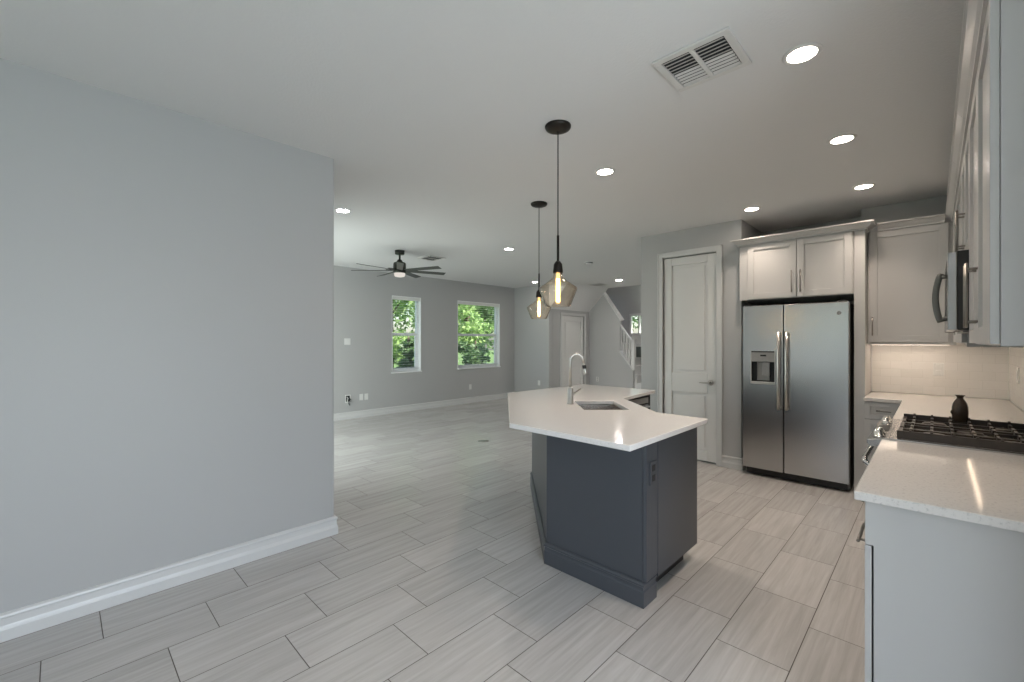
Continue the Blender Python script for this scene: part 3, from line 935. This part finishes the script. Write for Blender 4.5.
MB().box(-0.450, XF - 0.001, 4.992, YB - 0.012, 0.105, 0.879).build('cabinet_box', M_CAB, t)
MB().box(-0.450, XF - 0.001, 5.06, YB - 0.012, 0.0, 0.105).build('toe_kick', M_CAB, t)
frb = frame((0, 4.991, 0), X_, -Y_)
d = shaker(frb, -0.446, -0.180, 0.725, 0.874, M_CAB, t, 'drawer', rail=0.04); handle_on(d, frb, -0.313, 0.80, False, 0.10)
d = shaker(frb, -0.446, -0.180, 0.112, 0.719, M_CAB, t, rail=0.045); handle_on(d, frb, -0.215, 0.60, True, 0.15)

# worktops
ct = MB().box(-0.193, XR - 0.011, 1.845, YM0 - 0.003, 0.880, 0.910)
tag(ct.build('worktop', M_GRANITE, None, 0.004), 'pale speckled stone worktop nearest the viewer, before the range', 'worktop')
ct = MB().prism([(-0.193, YM1 + 0.003), (XR - 0.011, YM1 + 0.003), (XR - 0.011, YB - 0.011), (-0.450, YB - 0.011), (-0.450, 4.945), (-0.193, 4.945)], 0.880, 0.910)
tag(ct.build('worktop', M_GRANITE, None, 0.004), 'pale speckled stone worktop in the corner beyond the range', 'worktop')

# ------------------------------------------------------------------ range
t = thing('gas_range', 'stainless slide-in gas range with black grates and front knobs', 'range', (0.12, 3.29, 0))
y0, y1 = YM0 + 0.002, YM1 - 0.002
MB().box(-0.150, 0.42, y0, y1, 0.02, 0.900).build('range_body', M_RANGE, t)
MB().box(-0.165, 0.44, y0, y1, 0.9005, 0.918).build('cooktop', M_RANGE, t, 0.004)
cp = MB().prism([(-0.165, 0.918), (-0.252, 0.900), (-0.252, 0.882), (-0.236, 0.868), (-0.150, 0.868), (-0.1505, 0.9)], y0, y1, lambda a, b, z: (a, z, b))
cpo = cp.build('control_panel', M_RANGE, t, 0.003)
dn = Vector((-0.2, 0, 1)).normalized()
for yy in (y0 + 0.085, y0 + 0.165, y1 - 0.165, y1 - 0.085):
    p = Vector((-0.208, yy, 0.909))
    kb = MB().tube([p, p + dn * 0.004, p + dn * 0.005, p + dn * 0.032, p + dn * 0.036], [0.025, 0.025, 0.020, 0.018, 0.012], 20)
    kb.build('knob', M_CHROME, cpo)
MB().hexa(lambda a, b, c: (-0.235 + a * 0.055, y0 + 0.26 + b * (y1 - y0 - 0.52), 0.9037 + a * 0.0114 + c * 0.0015)).build('display', M_BLACK, cpo)
od = MB().box(-0.195, -0.151, y0 + 0.004, y1 - 0.004, 0.20, 0.862); odo = od.build('oven_door', M_BLACK, t, 0.004)
MB().box(-0.1975, -0.1952, y0 + 0.03, y1 - 0.03, 0.68, 0.78).build('door_trim', M_RANGE, odo)
hd = MB()
zz = 0.80
hd.tube([(-0.195, y0 + 0.05, 0.745), (-0.235, y0 + 0.04, 0.752), (-0.262, y0 + 0.05, 0.772), (-0.268, y0 + 0.09, 0.785), (-0.268, y1 - 0.09, 0.785), (-0.262, y1 - 0.05, 0.772), (-0.235, y1 - 0.04, 0.752), (-0.195, y1 - 0.05, 0.745)], 0.013, 14)
hd.build('handle', M_CHROME, odo)
MB().box(-0.190, -0.151, y0 + 0.004, y1 - 0.004, 0.03, 0.19).build('warming_drawer', M_RANGE, t, 0.004)
# burners and grates
for (bx, by, br) in ((0.0, y0 + 0.17, 0.045), (0.27, y0 + 0.17, 0.038), (0.135, (y0 + y1) / 2, 0.05), (0.0, y1 - 0.17, 0.05), (0.27, y1 - 0.17, 0.036)):
    MB().lathe([(br + 0.014, 0), (br + 0.012, 0.006), (br, 0.008), (br, 0.016), (br * 0.9, 0.020), (br * 0.3, 0.021)], (bx, by, 0.9182), 24).build('burner', M_IRON, t)
gx0, gx1 = -0.135, 0.425
for gy0, gy1 in ((y0 + 0.018, y0 + 0.258), (y0 + 0.262, y1 - 0.262), (y1 - 0.258, y1 - 0.018)):
    g = MB()
    for yy in (gy0, gy1 - 0.014):
        outer = abs(yy - (y0 + 0.018)) < 1e-4 or abs(yy + 0.014 - (y1 - 0.018)) < 1e-4
        g.box(gx0, gx1, yy, yy + 0.014, 0.921, 0.960 if outer else 0.938)
    for xx in (gx0, gx1 - 0.016): g.box(xx, xx + 0.016, gy0 + 0.014, gy1 - 0.014, 0.921, 0.945)
    ym = (gy0 + gy1) / 2
    g.box(gx0 + 0.016, gx1 - 0.016, ym - 0.006, ym + 0.006, 0.928, 0.942)
    n_ = 7
    for k in range(n_):
        xx = gx0 + 0.05 + k * (gx1 - gx0 - 0.10) / (n_ - 1)
        g.box(xx - 0.006, xx + 0.006, gy0 + 0.014, gy0 + 0.085, 0.930, 0.950)
        g.box(xx - 0.006, xx + 0.006, gy1 - 0.085, gy1 - 0.014, 0.930, 0.950)
        for yy in (gy0, gy1 - 0.014):
            if abs(yy - (y0 + 0.018)) < 1e-4 or abs(yy + 0.014 - (y1 - 0.018)) < 1e-4: g.box(xx - 0.005, xx + 0.005, yy, yy + 0.014, 0.960, 0.966)
    for xx in (gx0 + 0.002, gx1 - 0.018):
        for yy in (gy0 + 0.001, gy1 - 0.017): g.box(xx, xx + 0.016, yy, yy + 0.016, 0.9185, 0.921)
    g.build('grate', M_IRON, t, 0.002)

# vase on the grate
v = MB().lathe([(r * 0.88, z * 1.07) for r, z in [(0.030, 0.0), (0.034, 0.003), (0.0385, 0.028), (0.040, 0.055), (0.0385, 0.078), (0.033, 0.098), (0.024, 0.113), (0.0165, 0.122), (0.0155, 0.127), (0.019, 0.134), (0.0255, 0.141), (0.0235, 0.141), (0.014, 0.130), (0.010, 0.12)]], (0.107, 3.572, 0.9503), 36)
v.add(*(lambda q: (q.v, q.f, True))(MB().tube([(0.0765, 3.557, 0.992), (0.0715, 3.555, 0.999), (0.0715, 3.555, 1.008), (0.0760, 3.557, 1.014)], 0.004, 8)))
tag(v.build('vase', M_VASE), 'small dark brown glazed jug with flared mouth on the range grate', 'vase')

# microwave
t = thing('microwave', 'stainless over-the-range microwave with a curved handle', 'microwave', (0.25, 3.29, 1.46))
MB().box(0.078, XR - 0.012, y0 + 0.002, y1 - 0.002, 1.462, 1.832).build('microwave_body', M_BLACK, t, 0.003)
MB().box(0.046, 0.0775, y0 + 0.001, y1 - 0.16, 1.460, 1.828).build('microwave_door', M_STEEL, t, 0.004)
MB().box(0.0445, 0.0458, y0 + 0.10, y1 - 0.24, 1.53, 1.80).build('door_window', M_BLACK, t)
MB().box(0.046, 0.0775, y1 - 0.158, y1 - 0.002, 1.460, 1.828).build('control_panel', M_BLACK, t, 0.003)
MB().box(0.10, 0.30, y0 + 0.1, y1 - 0.1, 1.452, 1.4615).build('vent_grille', M_GREYP, t)
hm = MB()
yh = y0 + 0.055
hm.tube([(0.046, yh, 1.720), (0.022, yh, 1.720)], 0.010, 12)
hm.tube([(0.046, yh, 1.515), (0.022, yh, 1.515)], 0.010, 12)
pts = []
for k in range(13):
    s_ = k / 12
    pts.append((0.024 - 0.019 * math.sin(math.pi * s_) ** 0.8, yh, 1.735 - 0.235 * s_))
hm.tube(pts, 0.0125, 12)
hm.build('handle', M_MWH, t, label='curved grey metal handle')

# ------------------------------------------------------------------ island
t = thing('kitchen_island', 'charcoal kitchen island cabinet with a bent plan and moulded base', 'island', (-1.9, 3.0, 0))
ISL = [(-1.115, 2.15), (-1.115, 2.845), (-1.46, 2.845), (-2.065, 3.43), (-2.065, 4.15), (-2.82, 4.15), (-2.82, 3.20), (-1.77, 2.15)]
# shell of the body as one continuous wall with open top (the sink hangs inside)
IN = [(-1.135, 2.17), (-1.135, 2.825), (-1.468, 2.825), (-2.085, 3.422), (-2.085, 4.13), (-2.80, 4.13), (-2.80, 3.208), (-1.778, 2.17)]
MB().prism(ISL, 0.108, 0.879, holes=[IN]).build('island_body', M_DARK, t, 0.002)
TK = [(-1.165, 2.17), (-1.165, 2.80), (-1.48, 2.80), (-2.12, 3.415), (-2.12, 4.13), (-2.80, 4.13), (-2.80, 3.21), (-1.775, 2.17)]
MB().prism(TK, 0.0, 0.1075).build('toe_kick', M_BLACK, t)
IB = [(0, 0), (0.016, 0), (0.016, 0.082), (0.011, 0.090), (0.011, 0.108), (0.017, 0.113), (0.017, 0.122), (0.006, 0.132), (0, 0.132)]
MB().sweep([(-1.114, 2.285), (-1.114, 2.149), (-1.7705, 2.149), (-2.821, 3.1995), (-2.821, 4.151), (-2.2, 4.151)][::-1], [(-o, z) for o, z in IB] if False else IB).build('base_moulding', M_DARK, t, 0.001)
# corner post on the kitchen side, then the cabinet doors
MB().box(-1.114, -1.092, 2.150, 2.285, 0.133, 0.875).build('corner_post', M_DARK, t, 0.004)
MB().box(-1.165, -1.114, 2.172, 2.284, 0.0, 0.1075).build('corner_post', M_DARK, t)
fr = frame((-1.114, 0, 0), Y_, X_)
shaker(fr, 2.290, 2.842, 0.112, 0.868, M_DARK, t, 'door', flat=True, th=0.021)
d45 = Vector((-1, 1, 0)).normalized()
n45 = Vector((1, 1, 0)).normalized()
fr45 = (Vector((-1.465, 2.852, 0)), d45, Z_, n45)
shaker(fr45, 0.02, 0.385, 0.112, 0.868, M_DARK, t, 'door')
shaker(fr45, 0.39, 0.755, 0.112, 0.868, M_DARK, t, 'door')
# rail under the worktop
for xx in ((-1.112, -1.090),): MB().box(xx[0], xx[1], 2.16, 2.30, 0.866, 0.8788).build('top_rail', M_DARK, t)

# worktop with a sink cut-out
SC = Vector((-1.875, 2.930, 0))
def spt(u, w): p = SC + d45 * u + n45 * w; return (p.x, p.y)
hole = [spt(-0.235, -0.165), spt(0.235, -0.165), spt(0.235, 0.165), spt(-0.235, 0.165)]
TOP = [(-1.045, 1.895), (-1.045, 2.895), (-1.395, 2.910), (-1.965, 3.440), (-2.040, 4.215), (-2.93, 4.215), (-2.945, 2.985), (-1.862, 1.905)]
w = MB().prism(TOP, 0.8795, 0.9105, holes=[hole])
tag(w.build('island_worktop', M_QUARTZ, None, 0.005, 3), 'glossy white stone worktop with bent outline on the charcoal island', 'worktop')
# sink
t = thing('sink', 'rectangular stainless undermount sink set in the island worktop', 'sink', (SC.x, SC.y, 0.7))
def rect(a, b): return [spt(-a, -b), spt(a, -b), spt(a, b), spt(-a, b)]
s = MB()
lv = [(0.250, 0.180, 0.8785), (0.236, 0.166, 0.8785), (0.232, 0.162, 0.70), (0.215, 0.145, 0.684), (0.03, 0.02, 0.680)]
rings = [[(*p, z) for p in rect(a, b)] for a, b, z in lv]
vs_ = [p for r_ in rings for p in r_]
fs_ = []
for i in range(len(lv) - 1):
    for j in range(4):
        q = (j + 1) % 4
        fs_.append((i * 4 + j, i * 4 + q, (i + 1) * 4 + q, (i + 1) * 4 + j))
fs_.append((16, 17, 18, 19))
s.add(vs_, fs_)
so = s.build('basin', M_SINK, t)
sm = so.modifiers.new('solid', 'SOLIDIFY'); sm.thickness = 0.0015; sm.offset = -1
MB().lathe([(0.010, 0), (0.040, 0), (0.042, 0.004), (0.012, 0.002)], (SC.x, SC.y, 0.6845), 24).build('drain', M_CHROME, t)

# faucet
FP = Vector((-2.075, 2.815, 0.911))
t = thing('faucet', 'tall brushed nickel gooseneck pull-down faucet beside the sink', 'faucet', FP)
MB().lathe([(0.027, 0), (0.027, 0.006), (0.0235, 0.010), (0.0225, 0.120), (0.0195, 0.130), (0.012, 0.136)], FP, 28).build('faucet_body', M_NICKEL, t)
rad = 0.050
pts = [FP + Z_ * 0.13, FP + Z_ * 0.34]
for k in range(1, 15):
    a = math.pi * (k / 14) * 0.93
    pts.append(FP + Z_ * (0.345 + rad * math.sin(a)) + n45 * (rad - rad * math.cos(a)))
pts.append(pts[-1] + Vector((n45.x * 0.006, n45.y * 0.006, -0.03)))
MB().tube(pts, 0.0115, 14).build('spout', M_NICKEL, t)
e_ = pts[-1]
dr = (n45 * 0.018 - Z_ * 0.1).normalized()
hdp = MB().tube([e_, e_ + dr * 0.008, e_ + dr * 0.045, e_ + dr * 0.085, e_ + dr * 0.092], [0.0125, 0.0145, 0.0145, 0.019, 0.017], 16)
ho = hdp.build('spray_head', M_NICKEL, t)
MB().tube([e_ + dr * 0.018, e_ + dr * 0.046], 0.0152, 16).build('spray_button', M_BLACK, ho)
lp = FP + Z_ * 0.085
MB().tube([lp + n45 * 0.015, lp + n45 * 0.040 + Z_ * 0.010, lp + n45 * 0.085 + Z_ * 0.040], [0.011, 0.008, 0.0065], 12).build('lever', M_NICKEL, t)

# dishwasher in the far leg
t = thing('dishwasher', 'dark dishwasher built into the far leg of the island', 'dishwasher', (-2.04, 3.8, 0.11))
MB().box(-2.063, -2.038, 3.48, 4.10, 0.112, 0.872).build('dishwasher_door', M_BLACK, t, 0.003)
MB().box(-2.0375, -2.033, 3.53, 4.05, 0.13, 0.79).build('front_panel', M_STEEL, t, 0.002)
MB().box(-2.0375, -2.034, 3.53, 4.05, 0.80, 0.855).build('control_strip', M_GREYP, t, 0.002)
hh = MB().tube([(-2.005, 3.57, 0.77), (-2.005, 4.01, 0.77)], 0.010, 12)
for yy in (3.59, 3.99): hh.tube([(-2.033, yy, 0.77), (-2.005, yy, 0.77)], 0.008, 10)
hh.build('handle', M_CHROME, t)

# ------------------------------------------------------------------ outlets and plates
def plate(name, c, u, n, label, cat, m=M_WHITEP, w=0.072, h=0.116, kind='outlet', group=None, dark=M_GREYP):
    c = Vector(c)
    t = thing(name, label, cat, c, group)
    fr = (c, u, Z_, n)
    MB().fbox(fr, -w / 2, w / 2, -h / 2, h / 2, 0.0004, 0.006).build('cover_plate', m, t, 0.002)
    if kind == 'outlet':
        for s_ in (-1, 1):
            MB().fbox(fr, -0.017, 0.017, s_ * 0.027 - 0.017, s_ * 0.027 + 0.017, 0.006, 0.008).build('socket', dark, t, 0.002)
    elif kind == 'switch':
        k = max(1, round(w / 0.06))
        for i in range(k):
            x = (i - (k - 1) / 2) * 0.046
            MB().fbox(fr, x - 0.016, x + 0.016, -0.033, 0.033, 0.006, 0.010).build('rocker', m, t, 0.002)
    return t
plate('wall_outlet', (-1.1 + 0.0085, 2.222, 0.70), Y_, X_, 'dark double outlet on the corner post of the island', 'outlet', M_DARK, 0.075, 0.125, dark=M_BLACK)
plate('wall_outlet', (0.03, YB - 0.010, 1.15), X_, -Y_, 'white outlet on the back wall tile backsplash', 'outlet', dark=M_WHITEP)
plate('wall_switch', (XR - 0.010, 5.04, 1.15), Y_, -X_, 'white switch plate on the side tile backsplash near the corner', 'switch', kind='switch')
plate('wall_switch', (XW, 3.60, 1.40), Y_, X_, 'white double switch plate on the living room wall beside the narrow window', 'switch', w=0.116, kind='switch')
plate('wall_outlet', (XW, 3.865, 0.375), Y_, X_, 'white outlet low on the window wall, next to the cable box', 'outlet', dark=M_WHITEP)
plate('wall_outlet', (XW, 3.965, 0.375), Y_, X_, 'white outlet low on the window wall, second from the cable box', 'outlet', dark=M_WHITEP)
plate('wall_outlet', (XW, 6.50, 0.365), Y_, X_, 'white outlet low on the wall under the wide window', 'outlet', dark=M_WHITEP)
plate('wall_outlet', (-6.78, YE, 0.41), X_, -Y_, 'white outlet low on the far end wall', 'outlet', dark=M_WHITEP)
plate('wall_outlet', (-6.22, YS, 0.43), X_, -Y_, 'white outlet low on the grey stair wall', 'outlet', dark=M_GREYP)
# open low-voltage box with cable ends
t = thing('cable_box', 'open wall box with loose cable ends low on the window wall', 'cable box', (XW, 3.61, 0.37))
fr = (Vector((XW, 3.61, 0.37)), Y_, Z_, X_)
b_ = MB()
for a in ((-0.05, 0.05, 0.055, 0.07), (-0.05, 0.05, -0.07, -0.055), (-0.05, -0.038, -0.055, 0.055), (0.038, 0.05, -0.055, 0.055)): b_.fbox(fr, *a, 0.0004, 0.006)
b_.build('box_frame', M_WHITEP, t, 0.001)
MB().fbox(fr, -0.038, 0.038, -0.055, 0.055, 0.0003, 0.002).build('box_opening', M_DUCT, t)
for dx, z0, z1 in ((-0.02, 0.03, -0.10), (0.015, 0.02, -0.12), (0.03, -0.01, -0.05)):
    p = fr[0]
    MB().tube([p + Y_ * dx + Z_ * z0 + X_ * 0.003, p + Y_ * (dx + 0.01) + Z_ * (z0 * 0.5) + X_ * 0.03, p + Y_ * (dx - 0.01) + Z_ * (z1 * 0.6) + X_ * 0.03, p + Y_ * (dx + 0.015) + Z_ * z1 + X_ * 0.015], 0.006, 8).build('cable', M_WHITEP if dx < 0.01 else M_BLACK, t)
# round floor outlet
f_ = MB().lathe([(0.075, 0.0003), (0.075, 0.003), (0.066, 0.006), (0.02, 0.0065)], (-4.57, 4.15, 0), 32)
t = thing('floor_outlet', 'round metal outlet cover set in the living room floor', 'outlet', (-4.57, 4.15, 0))
f_.build('cover_plate', M_NICKEL, t)
for a in (-0.024, 0.024): MB().lathe([(0.016, 0.0065), (0.016, 0.0085), (0.004, 0.0088)], (-4.57 + a, 4.15, 0), 16).build('socket', M_GREYP, t)

# ------------------------------------------------------------------ ceiling fixtures
GD = 'round recessed ceiling lights'
def downlight(x, y, label, lens, watts, color):
    t = thing('recessed_light', label, 'ceiling light', (x, y, H), GD)
    MB().lathe([(0.059, -0.0045), (0.063, -0.007), (0.073, -0.006), (0.080, -0.0012), (0.080, -0.0004), (0.059, -0.0004), (0.059, -0.0045)], (x, y, H), 40, cap=False).build('trim_ring', M_WHITEP, t)
    MB().lathe([(0.0585, -0.0036), (0.0585, -0.0006)], (x, y, H), 40).build('lens', lens, t)
    d = bpy.data.lights.new('downlight_beam', 'SPOT')
    d.energy = watts
    d.color = color
    d.spot_size = R(100)
    d.spot_blend = 1.0
    d.shadow_soft_size = 0.045
    o = bpy.data.objects.new('downlight_beam', d)
    COL.objects.link(o)
    o.parent = t
    o.location = (0, 0, -0.012)
    return t
KW, LW, HW = 36, 10, 25
first = downlight(-0.440, 2.390, 'recessed ceiling light nearest the square air vent', M_LENS, KW, (1.0, 0.84, 0.70))
for x, y, lb in ((-0.436, 3.580, 'recessed ceiling light in front of the range wall cabinets, second from the vent'),
                 (-0.434, 4.805, 'recessed ceiling light above the corner wall cabinet'),
                 (-1.319, 4.84, 'recessed ceiling light in front of the fridge cabinet'),
                 (-1.857, 2.974, 'recessed ceiling light between the larger pendant and the pantry wall'),
                 (-1.30, 0.20, 'added recessed ceiling light overhead in the kitchen, out of view'),  # added above the frame for extra kitchen light
                 (-0.44, -1.20, 'added recessed ceiling light behind the viewer, out of view')):  # extra light added behind the camera
    dup(first, (x, y, H), lb)
fl = downlight(-4.333, 2.007, 'recessed ceiling light beside the end of the long left wall', M_LENS_L, LW, (1.0, 0.90, 0.80))
for x, y, lb in ((-4.42, 4.514, 'recessed ceiling light between the fan and the smaller pendant'),
                 (-6.47, 7.44, 'recessed ceiling light seen beside the smaller pendant cord, at the far wall'),
                 (-6.60, 2.0, 'added unseen recessed ceiling light behind the left wall')):  # unseen extra light, added where the left wall hides it
    dup(fl, (x, y, H), lb)
hl = downlight(-4.94, 8.474, 'recessed ceiling light in front of the staircase', M_LENS_H, HW, (1.0, 0.93, 0.85))
dup(hl, (-3.7, 8.4, H), 'added unseen recessed ceiling light in the hall behind the pantry')  # added out of sight to brighten the closet wall and door
dup(hl, (-4.6, 10.1, 4.3), 'added unseen recessed ceiling light high above the staircase')  # added out of sight to lift the dark stairwell wall

def air_vent(x0, x1, y0, y1, label, louvres=4, halves=((0, -1), (1, 1))):
    t = thing('air_vent', label, 'vent', ((x0 + x1) / 2, (y0 + y1) / 2, H), 'white ceiling air vents')
    f = MB(); b = 0.034
    xm, ym = (x0 + x1) / 2, (y0 + y1) / 2
    z0, z1 = H - 0.012, H - 0.0006
    for a in ((x0, x1, y0, y0 + b), (x0, x1, y1 - b, y1), (x0, x0 + b, y0 + b, y1 - b), (x1 - b, x1, y0 + b, y1 - b), (xm - 0.010, xm + 0.010, y0 + b, y1 - b)):
        f.box(*a, z0, z1)
    f.build('vent_frame', M_VENT, t, 0.003)
    MB().box(x0 + b, x1 - b, y0 + b, y1 - b, H - 0.0018, H - 0.0006).build('duct_opening', M_DUCT, t)
    for (xa, xb) in ((x0 + b + 0.004, xm - 0.012), (xm + 0.012, x1 - b - 0.004)):
        for half, s_ in halves:
            ya = y0 + b if half == 0 else ym
            for k in range(louvres):
                yc = ya + (k + 0.55) * ((y1 - y0) / 2 - b) / louvres
                hw = 0.0105 if s_ < 0 else 0.0058
                p = [(yc - hw, H - 0.0125 if s_ < 0 else H - 0.005), (yc + hw, H - 0.004 if s_ < 0 else H - 0.0095)]
                q = MB()
                q.hexa(lambda a, c, d: (xa + a * (xb - xa), p[0][0] + c * (p[1][0] - p[0][0]), p[0][1] + c * (p[1][1] - p[0][1]) + d * 0.0012))
                q.build('louvre', M_VENT, t)
air_vent(-0.970, -0.622, 1.960, 2.290, 'square white four-way ceiling air vent over the kitchen, nearest the viewer', 5)
air_vent(-5.96, -5.62, 3.98, 4.30, 'white ceiling air vent next to the ceiling fan', 4, ((0, -1), (1, -1)))
air_vent(-5.86, -5.52, 8.66, 8.96, 'white ceiling air vent in front of the staircase', 4, ((0, -1), (1, -1)))
t = thing('smoke_detector', 'round white smoke detector on the ceiling between pendant and staircase', 'smoke detector', (-4.18, 6.19, H))
MB().lathe([(0.030, -0.040), (0.052, -0.038), (0.062, -0.028), (0.064, -0.012), (0.070, -0.010), (0.070, -0.0005)], (-4.18, 6.19, H), 32).build('detector_body', M_WHITEP, t)
MB().lathe([(0.0635, -0.024), (0.0655, -0.018), (0.0655, -0.014)], (-4.18, 6.19, H), 32).build('grille_slot', M_DUCT, t)

# pendants
def pendant(x, y, label):
    t = thing('pendant_light', label, 'pendant light', (x, y, H), 'glass pendant lights over the island')
    MB().lathe([(0.012, -0.034), (0.050, -0.030), (0.074, -0.020), (0.080, -0.010), (0.080, -0.0004)], (x, y, H), 36).build('canopy', M_BRONZE, t)
    MB().tube([(x, y, 2.062), (x, y, H - 0.030)], 0.0035, 8).build('cord', M_BRONZE, t)
    MB().tube([(x, y, 1.90), (x, y, 2.062)], 0.0075, 12).build('stem', M_BRONZE, t)
    MB().lathe([(0.031, 1.832), (0.031, 1.840), (0.028, 1.868), (0.026, 1.885), (0.014, 1.902), (0.008, 1.905)], (x, y, 0), 28).build('socket', M_BRONZE, t)
    prof = [(0.072, 1.624), (0.078, 1.627), (0.117, 1.728), (0.118, 1.735), (0.115, 1.742), (0.060, 1.778), (0.032, 1.802), (0.0285, 1.815), (0.0285, 1.8315)]
    inner = [(r - 0.0028, z) for r, z in prof]
    g = MB().lathe(prof + inner[::-1] + [prof[0]], (x, y, 0), 48, cap=False)
    g.build('glass_shade', M_PEND, t, label='clear smoky glass shade, open below')
    MB().lathe([(0.002, 1.640), (0.013, 1.643), (0.018, 1.66), (0.018, 1.79), (0.012, 1.81), (0.0118, 1.8315)], (x, y, 0), 20).build('bulb', M_BULB, t)
    fil = MB()
    for k in range(4):
        a = k * math.pi / 2
        r = 0.0065
        fil.tube([(x + r * math.cos(a), y + r * math.sin(a), 1.652), (x + r * math.cos(a + .5), y + r * math.sin(a + .5), 1.72), (x + r * math.cos(a), y + r * math.sin(a), 1.795)], 0.0034, 8)
    fil.build('filament', M_FILAMENT, t, label='glowing orange filament')
    return t
p0 = pendant(-1.673, 2.142, 'glass pendant light with the larger, nearer shade over the island')
dup(p0, (-2.748, 3.222, H), 'glass pendant light with the smaller, farther shade over the island')

# ceiling fan
FC = Vector((-5.66, 3.48, 0))
t = thing('ceiling_fan', 'dark seven-blade ceiling fan with a small light in the living room', 'ceiling fan', (FC.x, FC.y, H))
MB().lathe([(0.060, -0.058), (0.068, -0.050), (0.070, -0.0004)], (FC.x, FC.y, H), 32).build('canopy', M_FAN, t)
MB().tube([(FC.x, FC.y, 2.60), (FC.x, FC.y, 2.69)], 0.014, 14).build('downrod', M_FAN, t)
MB().lathe([(0.088, 2.408), (0.092, 2.42), (0.092, 2.54), (0.085, 2.56), (0.045, 2.575), (0.030, 2.605)], (FC.x, FC.y, 0), 36).build('motor', M_FAN, t)
MB().lathe([(0.040, 2.352), (0.070, 2.360), (0.078, 2.378), (0.080, 2.407)], (FC.x, FC.y, 0), 36).build('light_lens', M_FANLENS, t)
for k in range(7):
    a = R(329 + k * 360 / 7)
    d = Vector((math.cos(a), math.sin(a), 0)); s_ = Vector((-math.sin(a), math.cos(a), 0))
    bl = MB()
    tilt = -0.22
    for (r0, r1, w0, w1) in ((0.10, 0.695, 0.040, 0.047),):
        def fn(a_, b_, c_):
            r_ = r0 + a_ * (r1 - r0); w_ = (w0 + a_ * (w1 - w0)) * (2 * b_ - 1)
            return FC + d * r_ + s_ * w_ + Z_ * (2.447 + w_ * tilt + (c_ - 0.5) * 0.007)
        bl.hexa(fn)
    bo = bl.build('blade', M_BLADE, t, 0.002)
    ar = MB().fbox((FC + Z_ * 2.452, d, s_, Z_), 0.085, 0.20, -0.018, 0.018, 0.004, 0.010)
    ar.build('blade_iron', M_FAN, bo)

# ------------------------------------------------------------------ outdoors
struct('ground', MB().box(-60, 40, -40, 60, -0.6, -0.35), M_LAWN, 'green lawn outside the windows', 'ground')
def tree(x, y, h, spread, lm, label, n=2600, leaf=0.10, low=0.25, name='tree'):
    t = thing(name, label, 'tree', (x, y, -0.35), 'trees outside the living room windows')
    tr = MB()
    tr.tube([(x, y, -0.36), (x + 0.05, y, h * 0.3), (x - 0.04, y + 0.05, h * 0.7), (x, y, h * 0.95)], [0.11, 0.09, 0.06, 0.02], 10)
    rnd = random.Random(hash((round(x, 2), round(y, 2))) & 0xffff)
    blobs = []
    for k in range(10):
        a = rnd.uniform(0, 6.28); rr = spread * rnd.uniform(0.2, 0.75); z = h * rnd.uniform(low, 0.95)
        e = Vector((x + rr * math.cos(a), y + rr * math.sin(a), z))
        blobs.append((e, spread * rnd.uniform(0.35, 0.6)))
        tr.tube([(x, y, z - h * 0.12), e], [0.035, 0.012], 6)
    tr.build('trunk', M_BARK, t)
    lf = MB()
    for k in range(n):
        c, r = rnd.choice(blobs)
        v = Vector((rnd.gauss(0, 1), rnd.gauss(0, 1), rnd.gauss(0, 1))).normalized() * r * rnd.random() ** 0.45
        p = c + Vector((v.x, v.y, v.z * 0.8))
        if p.z < -0.2: continue
        d = Vector((rnd.gauss(0, 1), rnd.gauss(0, 1), rnd.gauss(0, 0.7))).normalized()
        s_ = d.cross(Vector((rnd.gauss(0, 1), rnd.gauss(0, 1), rnd.gauss(0, 1)))).normalized()
        L_ = leaf * rnd.uniform(0.6, 1.3)
        lf.add([p - d * L_, p + s_ * L_ * 0.45, p + d * L_, p - s_ * L_ * 0.45], [(0, 1, 2, 3)])
    me = bpy.data.meshes.new('foliage')
    me.from_pydata([tuple(Vector(q) - Vector((x, y, -0.35))) for q in lf.v], [], lf.f)
    me.materials.append(lm)
    o = bpy.data.objects.new('foliage', me); COL.objects.link(o); o.parent = t
    return t
tree(-10.6, 6.2, 4.6, 0.95, M_LEAF_A, 'light green leafy tree outside the narrow window', 2200)
tree(-9.2, 5.9, 1.6, 0.35, M_LEAF_C, 'dark green bush low outside the narrow window', 900, 0.08, 0.2, 'bush')
tree(-11.4, 9.6, 5.0, 1.25, M_LEAF_A, 'light green leafy tree outside the wide window', 3000)
tree(-9.7, 8.5, 1.5, 0.6, M_LEAF_C, 'dark green bush low outside the wide window', 1200, 0.08, 0.2, 'bush')
tree(-17.0, 15.2, 6.0, 2.6, M_LEAF_B, 'mid green tree farther off behind the wide window', 3600, 0.14)
tree(-16.5, 9.6, 6.0, 2.4, M_LEAF_B, 'mid green tree farther off behind the narrow window', 3600, 0.14)
tree(-6.6, 14.5, 4.5, 1.8, M_LEAF_B, 'green tree outside the stairwell window', 1800, 0.11)
